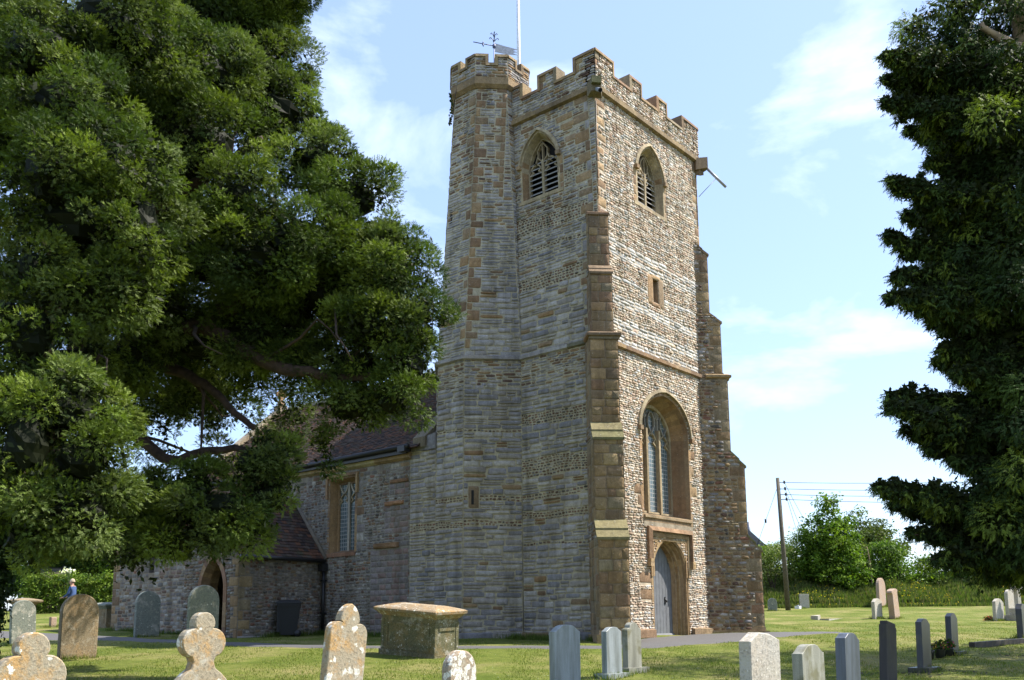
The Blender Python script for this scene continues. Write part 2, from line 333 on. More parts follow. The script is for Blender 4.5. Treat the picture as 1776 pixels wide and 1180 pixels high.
def wall(B, pan, style, holes=(), rects=(), z0=None, z1=None, mort=MORT, back=True, warp=.02, sink=.008):
    """holes: outlines [(x,z)...] open through the wall; rects: (x0,z0,x1,z1,palette,relief) special stones"""
    z0 = pan.z0 if z0 is None else z0; z1 = pan.z1 if z1 is None else z1
    if back:
        if holes:
            outer = [(0, pan.z0), (pan.width(pan.z0), pan.z0), (pan.width(pan.z1), pan.z1), (0, pan.z1)]
            polys = [[Vector((x, z, 0)) for x, z in outer]]+[[Vector((x, z, 0)) for x, z in h] for h in holes]
            flat = [p for q in polys for p in q]; tris = geometry.tessellate_polygon(polys)
            v = pan.P([p.x for p in flat], [p.y for p in flat], sink); B.add(v, [tuple(t) for t in tris], M_MO, mort)
        else:
            B.add(pan.P([0, pan.width(pan.z0), pan.width(pan.z1), 0], [pan.z0, pan.z0, pan.z1, pan.z1], sink), [(0, 1, 2, 3)], M_MO, mort)
    S = []
    for (a, b, c, d, pal, rel) in rects:
        S.append(((a+c)/2, (b+d)/2, (c-a)/2-.005, (d-b)/2-.005, 0, rel, 14, pick(pal)))
    z = z0; row = 0; ph = random.uniform(0, 6)
    while z < z1-.03:
        st = STY[style(z) if callable(style) else style]
        h = random.uniform(*st['h']); h = min(h, z1-z)
        w = pan.width(min(z+h/2, pan.z1)); bl = []
        for (a, b, c, d, *_) in rects:
            if b < z+h-.02 and d > z+.02: bl.append((a, c))
        for ho in holes:
            xs = [p[0] for p in ho if z-.02 <= p[1] <= z+h+.02]
            for k in range(len(ho)):
                (xa, za), (xb, zb) = ho[k], ho[(k+1) % len(ho)]
                for zz in (z, z+h/2, z+h):
                    if (za-zz)*(zb-zz) < 0: xs.append(xa+(xb-xa)*(zz-za)/(zb-za))
            if xs: bl.append((min(xs)-.01, max(xs)+.01))
        bl.sort(); free = []; x = 0
        for a, b in bl:
            if a > x+.03: free.append((x, a))
            x = max(x, b)
        if w > x+.03: free.append((x, w))
        for (a, b) in free:
            x = a
            while x < b-.01:
                ww = random.uniform(*st['w'])
                if x+ww > b-st['w'][0]*.6: ww = b-x
                if ww < .02: break
                pal = st['odd'][0] if random.random() < st['odd'][1] else st['pal']
                wz = warp*(math.sin(x*1.7+ph+z*2.2)+.6*math.sin(x*4.1+z*5))
                g = st['gap']; lo = random.random() < st['split'] and h > .12
                parts = [(z, h)] if not lo else [(z, h*.5), (z+h*.5, h*.5)]
                for (zz, hh) in parts:
                    jj = .12 if st['ex'] < 3.5 else .03
                    zc = zz+hh/2+wz; top = min(zc+hh/2, z1+.0); zc = min(max(zc, z0+hh/2-.005), z1-hh/2+.005)
                    S.append((x+ww/2, zc+random.uniform(-jj, jj)*hh, max(ww/2-g, .012), max(hh/2-g, .01)*random.uniform(1-jj, 1+jj*.4), random.gauss(0, .05 if st['ex'] < 3.5 else .012), st['rel']*random.uniform(.5, 1.35), st['ex'], pick(pal)))
                x += ww
        z += h; row += 1
    place_stones(B, pan, S)
def quoins(side, w, z0, z1, pal=HAM, rel=.022, l=(.2, .42), h=(.24, .36), step=1):
    out = []; z = z0; k = 0
    while z < z1-.1:
        hh = min(random.uniform(*h), z1-z); ln = l[1] if k % 2 else l[0]; ln *= random.uniform(.85, 1.15)
        if k % step == 0 or True: out.append((0, z, ln, z+hh, pal, rel) if side == 'L' else (w-ln, z, w, z+hh, pal, rel))
        z += hh; k += 1
    return out
def arch(x0, x1, zb, zs, za, n=9):
    """outline from bottom left, up, over a pointed arch and down; counter-clockwise seen from outside is not needed"""
    a = (x1-x0)/2; H = za-zs; r = (a*a+H*H)/(2*a); L_ = []
    th1 = math.asin(min(1, H/r))
    if H >= a: pts = [(x0+r-r*math.cos(th1*k/n), zs+r*math.sin(th1*k/n)) for k in range(n+1)]
    else:  # low: four-centred feel
        pts = []
        for k in range(n+1):
            q = k/n*math.pi/2; pts.append((x0+a*(1-math.cos(q)), zs+H*(.86*math.sin(q)+.14*(k/n))))
    rt = [(x0+x1-x, z) for x, z in pts[::-1][1:]]
    return [(x0, zb)]+pts+rt+[(x1, zb)]
def offset(pts, d, closed=False):
    P = np.array(pts, float); n = len(P); out = []
    for i in range(n):
        a = P[i-1] if (i > 0 or closed) else None; b = P[(i+1) % n] if (i < n-1 or closed) else None
        t1 = (P[i]-a) if a is not None else (b-P[i]); t2 = (b-P[i]) if b is not None else (P[i]-a)
        t1 = t1/(np.linalg.norm(t1)+1e-9); t2 = t2/(np.linalg.norm(t2)+1e-9)
        n1 = np.array([-t1[1], t1[0]]); n2 = np.array([-t2[1], t2[0]]); m = n1+n2; m = m/(np.linalg.norm(m)+1e-9)
        out.append(P[i]+m*d/max(.45, m@n1))
    return np.array(out)
def strip(B, pan, pts, w0, w1, d0, d1, m, cols, closed=False, seg=0, sl=0.):
    """solid band along pts between in-plane offsets w0..w1 and depths d0..d1"""
    if seg:
        q = []
        for k in range(len(pts)-(0 if closed else 1)):
            a = np.array(pts[k], float); b = np.array(pts[(k+1) % len(pts)], float); nn = max(1, int(np.linalg.norm(b-a)/seg))
            q += [tuple(a+(b-a)*i/nn) for i in range(nn)]
        if not closed: q.append(tuple(pts[-1]))
        pts = q
    a = offset(pts, w0, closed); b = offset(pts, w1, closed); n = len(pts)
    ring = np.stack([pan.P(a[:, 0], a[:, 1], d0), pan.P(a[:, 0], a[:, 1], d1), pan.P(b[:, 0], b[:, 1], d1-sl), pan.P(b[:, 0], b[:, 1], d0)], 1).reshape(-1, 3)
    F = []; C = []
    for k in range(n if closed else n-1):
        j = (k+1) % n
        c = pick(cols) if isinstance(cols, list) else np.array(cols)
        for e in range(4): F.append((k*4+e, k*4+(e+1) % 4, j*4+(e+1) % 4, j*4+e)); C.append(c)
    if not closed:
        F += [(0, 1, 2, 3), ((n-1)*4+3, (n-1)*4+2, (n-1)*4+1, (n-1)*4)]; C += [C[0], C[-1]]
    B.add(ring, F, m, np.array(C))
def loft(B, pan, o1, d1, o2, d2, m, cols):
    n = len(o1); v = np.concatenate([pan.P([p[0] for p in o1], [p[1] for p in o1], d1), pan.P([p[0] for p in o2], [p[1] for p in o2], d2)])
    F = [(k, (k+1) % n, n+(k+1) % n, n+k) for k in range(n)]
    B.add(v, F, m, np.array([pick(cols) if isinstance(cols, list) else cols for _ in F]))
def plate(B, pan, o, d, m, col=(.5, .5, .5)):
    B.add(pan.P([p[0] for p in o], [p[1] for p in o], d), [tuple(t) for t in geometry.tessellate_polygon([[Vector((x, z, 0)) for x, z in o]])], m, col)
def course(B, pts, z0, z1, out, cols, closed=False, m=None, slope=.05, seg=.8, drop=.03):
    """horizontal moulding following a plan polyline (outside on the right of travel)"""
    m = m or M_HAM; q = []
    for k in range(len(pts)-(0 if closed else 1)):
        a = np.array(pts[k], float); b = np.array(pts[(k+1) % len(pts)], float); nn = max(1, int(np.linalg.norm(b-a)/seg))
        q += [tuple(a+(b-a)*i/nn) for i in range(nn)]
    if not closed: q.append(tuple(pts[-1]))
    a = offset(q, .03, closed); b = offset(q, -out, closed); n = len(q)
    jz = RNG.uniform(-.006, .006, n)
    ring = np.stack([np.c_[a, np.full(n, z1+slope)], np.c_[b, z1+jz], np.c_[b, z0+jz], np.c_[offset(q, -.02, closed), np.full(n, z0-drop)], np.c_[a, np.full(n, z0-drop)]], 1).reshape(-1, 3)
    F = []; C = []
    for k in range(n if closed else n-1):
        j = (k+1) % n; c = pick(cols)
        for e in range(5): F.append((k*5+e, k*5+(e+1) % 5, j*5+(e+1) % 5, j*5+e)); C.append(c)
    if not closed: F += [tuple(range(5)), tuple(range((n-1)*5, n*5))[::-1]]; C += [C[0], C[-1]]
    B.add(ring, F, m, np.array(C))

# ================================================================== THE CHURCH
church = thing('church', 'stone parish church with battlemented west tower, stair turret and tiled nave roof', 'church', (0, 0, -.45))
def part(B, name, parent=church, **k):
    o = B.build(name, parent); o.parent = parent
    o.matrix_parent_inverse = Matrix.Translation(parent.location).inverted() if parent is church else Matrix()
    return tag(o, **k)
ZB = -.95
TW = 5.62
# --- west wall openings (x runs with +y from the near corner)
bw = arch(1.80, 4.32, 2.92, 5.30, 6.40, 10)          # great west window
dr = arch(2.14, 4.00, -.75, 1.25, 2.28, 8)           # doorway recess
bl = arch(2.04, 3.46, 12.02, 12.95, 13.98, 8)        # belfry window west
sl = [(2.72, 9.18), (2.72, 9.88), (3.0, 9.88), (3.0, 9.18)]
pWl = Panel((.03, 0), (.03, TW), ZB, 7.4); pWu = Panel((0, 0), (0, TW), 7.45, 14.72)
def weststy(z):
    if any(a < z < b for a, b in ((7.5, 7.62), (7.9, 8.15), (8.55, 8.8), (9.3, 9.4), (10.0, 10.12), (10.25, 10.45))): return 'westgrey'
    return 'west'
B = MB()
rc = quoins('R', TW, 0, 7.3, HAM, .02, (.12, .3), (.22, .35))
for (z, a, b) in ((1.0, 1.45, 2.12), (.55, 1.5, 2.1), (3.4, 1.35, 1.8), (4.7, 4.32, 4.7), (4.2, 4.32, 4.62), (3.6, 4.32, 4.75), (3.1, 1.5, 1.8)): rc.append((a, z, b, z+.3, HAM, .02))
wall(B, pWl, 'west', [bw, dr], rc+[(1.7, 2.6, 4.45, 2.92, HAM, .03)], mort=(.54, .47, .36))
rc = quoins('L', TW, 7.6, 14.6, HAM, .018, (.14, .42), (.2, .34))+quoins('R', TW, 7.6, 14.6, HAM, .018, (.12, .3), (.2, .34))
rc += [(2.42, 9.05, 2.72, 9.98, HAM, .025), (3.0, 9.05, 3.3, 9.98, HAM, .025), (2.6, 9.88, 3.12, 10.02, HAM, .025), (2.6, 9.02, 3.12, 9.18, HAM, .025)]
rc = [r for r in rc]
bk = arch(1.84, 3.66, 11.92, 12.95, 14.2, 8)
for z in np.arange(11.92, 13.1, .3): rc += [(1.82, z, 2.04, z+.3, HAM, .02), (3.46, z, 3.64, z+.3, HAM, .02)]
wall(B, pWu, weststy, [bl, sl], rc, mort=(.54, .47, .36))
loft(B, pWu, sl, 0, [(x+(.04 if x < 2.8 else -.02), z) for x, z in sl], -.45, M_HAM, HAM)
plate(B, pWu, [(2.7, 9.1), (3.05, 9.1), (3.05, 9.95), (2.7, 9.95)], -.44, M_DARK)
part(B, 'west_tower_wall', label='sunlit west wall of the tower in pinkish rubble with grey stone bands')
# --- north wall
pNl = Panel((-2.75, -.03), (.03, -.03), ZB, 7.4); pNu = Panel((-2.75, 0), (0, 0), 7.45, 14.72, (-3.0, 0), (0, 0))
bn = [(x+.0, z) for x, z in arch(.30+.0, 1.60, 12.12, 13.05, 14.1, 8)]
# the panel tapers towards the turret: x measured from its left edge (about -2.93 at that height)
def nsty(z):
    bands = [(1.9, 2.1), (2.62, 2.95), (3.2, 3.45), (3.9, 4.4), (5.3, 5.75), (6.3, 6.4)]
    if any(a < z < b for a, b in bands): return 'rub'
    return 'lias' if z < 6.5 else 'mix'
def nsty2(z):
    if any(a < z < b for a, b in ((9.2, 9.7), (10.4, 10.6), (11.0, 11.5), (12.2, 12.5))): return 'rub'
    return 'lias' if z < 9.2 else ('liasthin' if z < 10.9 else 'mix')
B = MB()
wall(B, pNl, nsty, (), quoins('R', 2.78, -.6, 7.3, LIAS, .02, (.14, .3)), warp=.03)
rc = quoins('R', 2.76, 7.6, 14.6, HAM+LIAS[:2], .018, (.16, .5), (.2, .36))
for z in np.arange(12.0, 13.0, .28): rc.append((1.60, z, 1.8, z+.28, HAM, .02))
rc += [(1.75, 13.85, 2.4, 14.02, HAM, .02), (1.6, 14.1, 2.2, 14.3, HAM, .02), (.3, 14.25, .8, 14.4, HAM, .02), (1.9, 13.4, 2.3, 13.6, HAM, .02)]
wall(B, pNu, nsty2, [bn], rc, warp=.025)
part(B, 'north_tower_wall', label='shaded north wall of the tower in blue-grey coursed stone')
# --- east and south walls (turned away)
B = MB()
wall(B, Panel((.03, TW+.03), (-5.62, TW+.03), ZB, 7.4), 'west'); wall(B, Panel((0, TW), (-5.6, TW), 7.45, 14.72), 'west')
wall(B, Panel((-5.6, TW), (-5.6, 0), ZB, 14.72), 'mix')
B.box((-5.5, .1, 14.6), (-.1, TW-.1, 14.85), M_LEAD)
part(B, 'rear_tower_wall')

# --- windows, doorway
def hood(B, pan, o, w, out=.09, stops=True, z0=None, cols=None):
    o = [p for p in o if p[1] >= (z0 if z0 is not None else -9)]
    strip(B, pan, o, w, w+.085, -.01, out, M_HAM, cols or HAM, seg=.28, sl=.03)
    if stops:
        for (x, z), s in ((o[0], -1), (o[-1], 1)):
            xx = x+s*(w+.04); B.add(pan.P([xx-.07, xx+.07, xx+.07, xx-.07]*2, [z-.09]*2+[z+.03]*2+[z-.09]*2+[z+.03]*2, [0, 0, 0, 0, out+.03]+[out+.03]*3), [(0, 1, 2, 3), (4, 5, 6, 7), (0, 1, 5, 4), (1, 2, 6, 5), (2, 3, 7, 6), (3, 0, 4, 7)], M_HAM, pick(HAM))
def foil(cx, zt, hw, zs, n=8):   # small pointed cusped head of a light
    pts = arch(cx-hw, cx+hw, zs-.02, zs, zt, n)[1:-1]; return pts
TR = [(.40, .33, .21), (.36, .29, .18)]
def tracery(B, pan, lights, zb, zs, zt, d, dep, w=.06):
    for (a, b) in lights:
        c = (a+b)/2; hw = (b-a)/2
        f = foil(c, zs+hw*1.5, hw, zs); strip(B, pan, f, 0, w*.55, d-dep, d, M_HAM, TR)
        for s in (-1, 1):   # cusps
            strip(B, pan, [(c+s*hw, zs+hw*.15), (c+s*hw*.42, zs+hw*.55), (c+s*hw*.75, zs+hw*.95)], -.012, .02, d-dep*.8, d-.01, M_HAM, TR)
# great west window
pan = pWl; B = MB()
inn = arch(2.05, 4.10, 2.98, 5.28, 6.22, 10)
loft(B, pan, bw, .02, [(x+(.05 if x < 3 else -.05), z-.02 if z > 3 else z+.02) for x, z in bw], -.10, M_HAM, HAM)
mid = [(x+(.05 if x < 3 else -.05), z-.02 if z > 3 else z+.02) for x, z in bw]
loft(B, pan, mid, -.10, inn, -.46, M_HAM, HAM)
strip(B, pan, bw, 0, .13, -.02, .022, M_HAM, HAM, seg=.3)
hood(B, pan, bw, .10, .10, z0=5.2, cols=[(.33, .28, .18), (.30, .25, .16)])
strip(B, pan, inn, -.09, .0, -.58, -.44, M_HAM, TR, closed=True)
for x in (2.735, 3.415): strip(B, pan, [(x, 2.95), (x, 5.5)], -.045, .045, -.62, -.40, M_HAM, TR)
LT = [(2.15, 2.69), (2.78, 3.37), (3.46, 4.01)]
tracery(B, pan, LT, 2.98, 4.95, 5.3, -.46, .1)
for x in (2.42, 3.08, 3.74):  # upper panel tracery: interlacing hexagonal lights
    for s in (-1, 1):
        strip(B, pan, [(x, 5.33), (x+s*.05, 5.45), (x+s*.17, 5.6), (x+s*.17, 5.85), (x+s*.04, 6.02)], -.02, .02, -.56, -.46, M_HAM, [(.30, .28, .24)])
for x in (2.735, 3.415):
    strip(B, pan, [(x, 5.45), (x, 6.25)], -.02, .02, -.56, -.46, M_HAM, [(.30, .28, .24)])
    for s in (-1, 1): strip(B, pan, [(x, 5.8), (x+s*.09, 5.9), (x+s*.09, 6.05), (x, 6.15)], -.015, .015, -.55, -.47, M_HAM, [(.30, .28, .24)])
# sill
B.add(pan.P([1.78, 4.34, 4.34, 1.78]*2, [2.86, 2.86, 2.80, 2.80, 2.99, 2.99, 2.62, 2.62], [.07]*4+[-.5, -.5, -.5, -.5]), [(0, 1, 2, 3), (0, 4, 5, 1), (3, 2, 6, 7), (0, 3, 7, 4), (1, 5, 6, 2)], M_HAM, (.30, .23, .14))
o = part(B, 'west_window')
B = MB(); plate(B, pan, inn, -.53, M_GLASS); part(B, 'window_glass', o)
# doorway
B = MB(); OR = [(.38, .27, .14), (.33, .22, .11), (.36, .26, .15)]
strip(B, pan, dr, 0, .09, -.02, .02, M_HAM, OR, seg=.35)
cur, cd = dr, .0
for k, (ins, dep) in enumerate(((.05, 0), (.0, -.07), (.05, -.07), (.02, -.16), (.06, -.17), (.0, -.25), (.06, -.25), (.02, -.38))):
    x0, x1 = cur[0][0]+ins, cur[-1][0]-ins; zt = max(p[1] for p in cur)-ins*.6
    nx = arch(x0, x1, -.75, 1.25-k*.012, zt, 8); loft(B, pan, cur, cd, nx, dep, M_HAM, OR); cur, cd = nx, dep
door_o = cur
# square label with spandrels
fr = [(2.02, 1.2), (2.02, 2.40), (4.12, 2.40), (4.12, 1.2)]
strip(B, pan, fr, -.10, .0, .0, .055, M_HAM, OR, seg=.4); strip(B, pan, fr, -.2, -.15, .0, .035, M_HAM, OR, seg=.4)
lab = [(1.94, 1.62), (1.94, 2.50), (4.20, 2.50), (4.20, 1.60)]
strip(B, pan, lab, -.06, .06, .0, .15, M_HAM, [(.26, .16, .09), (.30, .19, .11)], seg=.35, sl=.05)
for x in (1.94, 4.20):
    for zz, ww in ((1.52, .085), (1.62, .07)): B.add(pan.P([x-ww, x+ww, x+ww, x-ww]*2, [zz-.06, zz-.06, zz+.05, zz+.05]*2, [0]*4+[.15]*4), [(4, 5, 6, 7), (0, 1, 5, 4), (1, 2, 6, 5), (2, 3, 7, 6), (3, 0, 4, 7)], M_HAM, pick(OR))
spl = [(2.12, 1.3), (2.12, 2.32), (4.02, 2.32), (4.02, 1.3)]
for s, sx in ((1, 2.14), (-1, 4.0)):
    arcp = [p for p in dr[1:-1] if (p[0] <= 3.07) == (s == 1)]
    poly = ([(sx-.02*s, 1.25)]+arcp+[(3.07, 2.34), (sx-.02*s, 2.34)]) if s == 1 else ([(sx+.02, 1.25), (sx+.02, 2.34), (3.07, 2.34)]+arcp)
    plate(B, pan, poly, .012, M_HAM, (.34, .25, .14))
    cx = sx+s*.22
    for a in range(5):
        th = a*math.pi*.4; strip(B, pan, [(cx, 2.12), (cx+.1*math.cos(th), 2.12+.1*math.sin(th))], -.02, .02, .012, .035, M_HAM, OR)
strip(B, pan, [(1.75, 2.62), (4.4, 2.62)], -.07, .07, -.02, .04, M_HAM, [(.33, .29, .22)], seg=.5)
o = part(B, 'doorway')
B = MB(); pl = [(p[0]+(.0), p[1]) for p in door_o]
plate(B, pan, pl, -.40, M_DOOR)
x0, x1 = pl[0][0], pl[-1][0]
for k in range(8):
    a = x0+(x1-x0)*k/8+.006; b = x0+(x1-x0)*(k+1)/8-.006; c = (a+b)/2
    zt = max(p[1] for p in pl); top = 1.2+(zt-1.2)*math.sqrt(max(0, 1-((c-(x0+x1)/2)/((x1-x0)/2))**2))*.97
    B.add(pan.P([a, b, b, a]*2, [-.42, -.42, top, top]*2, [-.40]*4+[-.375]*4), [(4, 5, 6, 7), (0, 1, 5, 4), (1, 2, 6, 5), (2, 3, 7, 6), (3, 0, 4, 7)], M_DOOR)
B.add(pan.P([x0-.02, x1+.02, x1+.02, x0-.02]*2, [-.47, -.47, -.36, -.36]*2, [-.4]*4+[-.28, -.28, -.34, -.34]), [(4, 5, 6, 7), (0, 1, 5, 4), (1, 2, 6, 5), (2, 3, 7, 6), (3, 0, 4, 7)], M_DOOR)
do = part(B, 'door', o, label='grey-blue painted plank door in the tower doorway')
B = MB(); hx = x0+.95
B.tube(pan.P([hx, hx, hx+.05, hx+.1], [.62, .55, .52, .56], [-.37, -.33, -.33, -.36]), .016, M_IRON); B.box(tuple(pan.P(hx-.03, .45, -.375)), tuple(pan.P(hx+.03, .66, -.36)), M_IRON)
part(B, 'door_handle', do) if False else None
h = B.build('door_handle', church); h.matrix_parent_inverse = Matrix.Translation(church.location).inverted()
h.parent = o; h.matrix_parent_inverse = Matrix()
# belfry windows
def belfry(pan, o, lo, mull, dep, name):
    B = MB(); x0, x1 = lo
    zt = max(p[1] for p in o); zb = o[0][1]; zs = o[1][1]
    inn = arch(x0, x1, zb+.04, zs, zt-.1, 8)
    loft(B, pan, o, .015, inn, -dep, M_HAM, TR+HAM[:1]); strip(B, pan, o, 0, .08, -.02, .022, M_HAM, TR, seg=.28); hood(B, pan, o, .05, .09, z0=zs+.05, cols=TR)
    strip(B, pan, [(o[0][0]-.18, zb-.02), (o[-1][0]+.18, zb-.02)], -.08, .03, -.02, .03, M_HAM, TR, seg=.5)
    strip(B, pan, inn, -.035, .0, -dep-.12, -dep+.01, M_HAM, TR, closed=True)
    strip(B, pan, [(mull, zb), (mull, zs+.3)], -.04, .04, -dep-.12, -dep+.02, M_HAM, TR)
    LT = [(x0+.04, mull-.04), (mull+.04, x1-.04)]; tracery(B, pan, LT, zb, zs-.12, zt, -dep, .1, .07)
    hw = (x1-x0)/4
    for s in (-1, 1):
        strip(B, pan, [(mull, zs+.22), (mull+s*hw*.55, zs+.38), (mull+s*hw*.62, zs+.62), (mull, zs+.86)], -.017, .017, -dep-.1, -dep, M_HAM, TR)
        strip(B, pan, [(mull+s*hw, zs+.18), (mull+s*hw*.62, zs+.45)], -.02, .02, -dep-.1, -dep, M_HAM, TR)
    strip(B, pan, [(mull, zs+.22), (mull, zt-.1)], -.017, .017, -dep-.1, -dep, M_HAM, TR)
    wo_ = part(B, name)
    B = MB()
    for (a, b) in LT:
        for k in range(8):
            z = zb+.06+k*.155
            B.add(pan.P([a, b, b, a]*2, [z, z, z+.125, z+.125, z+.022, z+.022, z+.147, z+.147], [-dep+.0, -dep+.0, -dep-.16, -dep-.16]*2), [(0, 1, 2, 3), (4, 5, 6, 7), (0, 1, 5, 4), (2, 3, 7, 6)], M_LOUV)
    part(B, 'louvres', wo_)
    B = MB(); plate(B, pan, inn, -dep-.22, M_DARK); loft(B, pan, inn, -dep-.11, inn, -dep-.22, M_DARK, (0, 0, 0)); part(B, 'dark_backing', wo_)
belfry(pWu, bl, (2.14, 3.38), 2.79, .20, 'belfry_window')
belfry(pNu, bn, (.36, 1.52), .90, .22, 'belfry_window')

# --- stair turret
# plan points at the string course level (bottom) and under the cornice (top)
lo = [(-2.75, 0), (-2.76, -.01), (-3.91, -1.16), (-4.95, -1.16), (-5.6, -.5), (-5.6, .6)]
hi = [(-3.0, .02), (-3.0, -.286), (-3.62, -.908), (-4.50, -.908), (-5.12, -.286), (-5.12, .6)]
base = [(-2.78, -.02), (-2.79, -.03), (-3.97, -1.20), (-5.08, -1.20), (-5.8, -.5), (-5.8, .6)]
B = MB()
def tsty(z):
    return 'lias' if (z < 6.6 and not any(a < z < b for a, b in ((2.5, 2.75), (3.3, 3.45), (5.2, 5.3)))) else ('mix' if z > 6 else 'rub')
def tsty2(z): return 'lias' if z < 9.6 else ('liasthin' if z < 12.5 else 'mix')
for k in range(4):
    A, Bq = base[k+1], base[k]; A1, B1 = lo[k+1], lo[k]
    if k: 
        p = Panel(A, Bq, ZB, 7.4, A1, B1)
        wall(B, p, tsty, (), [(.14 if k == 1 else 9, 3.1, .14+.30 if k == 1 else 9.1, 3.75, HAM, .02)] if k == 1 else (), warp=.03)
    p = Panel(lo[k+1], lo[k], 7.45, 15.85, hi[k+1], hi[k])
    q = []
    if k == 1: q = quoins('L', 1.6, 7.7, 15.6, HAM, .02, (.16, .34), (.2, .34))+[r for r in quoins('R', .92, 12.3, 15.8, HAM, .02, (.14, .3), (.2, .3))]
    if k == 2: q = [(p.width(z)-l_, z, p.width(z)+.0, min(z+h_, 15.8), HAM, .02) for z, l_, h_ in ((8.0, .2, .3), (8.8, .3, .3), (9.5, .16, .25), (10.2, .35, .3), (11, .3, .35), (11.6, .2, .3), (12.4, .3, .25), (13.1, .16, .3), (13.9, .3, .3), (14.6, .2, .3), (15.2, .3, .3))]
    if k == 0: q = []
    if p.width(15) > .2: wall(B, p, tsty2, (), q, warp=.025)
# little loops of light
p = Panel(base[2], base[1], ZB, 7.4, lo[2], lo[1])
strip(B, p, [(.26, 3.22), (.26, 3.62)], -.035, .035, -.05, .028, M_DARK, (0, 0, 0))
p = Panel(lo[3], lo[2], 7.45, 15.85, hi[3], hi[2]); strip(B, p, [(.16, 11.7), (.16, 12.1)], -.05, .05, -.05, .02, M_DARK, (0, 0, 0))
B.hexa([(-5.1, -.28), (-5.1, 1.0), (-4.0, 1.22), (-3.05, .9), (-3.05, -.25), (-3.62, -.86), (-4.48, -.86)], 15.0, 15.9, M_HAM, HAM[4])
part(B, 'stair_turret')
# ledge where the turret meets the belfry stage
B = MB(); B.hexa([(-3.0, -.02), (-2.55, -.02), (-2.55, .1), (-3.0, .1)], 11.62, [11.7, 11.7, 11.85, 11.85], M_HAM, (.16, .15, .07))
part(B, 'ledge')
for q_, z_, c_ in ((base[3:0:-1]+[(0.1, -.04)], (-.55, -.32), HAMD+LIAS), ([(.04, 1.0), (.04, 2.05)], (-.45, -.25), HAM), ([(.04, 4.12), (.04, TW)], (-.45, -.25), HAM)): B = MB(); course(B, q_, *z_, .12, c_); part(B, 'plinth')
# --- string courses
B = MB()
course(B, [(-5.6, -.5), (-4.97, -1.18), (-3.92, -1.18), (-2.77, -.03), (-.2, -.03)], 7.38, 7.47, .085, LIAS+[(.16, .15, .10)]); part(B, 'string_course'); B = MB()
course(B, [(.03, .15), (.03, TW-.2)], 7.36, 7.46, .10, HAM); part(B, 'string_course'); B = MB()
course(B, [(-2.99, -.0), (-.1, 0), (0, .1), (0, TW), (-5.6, TW), (-5.6, 1.2)], 14.62, 14.76, .13, [(.26, .19, .10), (.22, .16, .09)])
part(B, 'string_course')

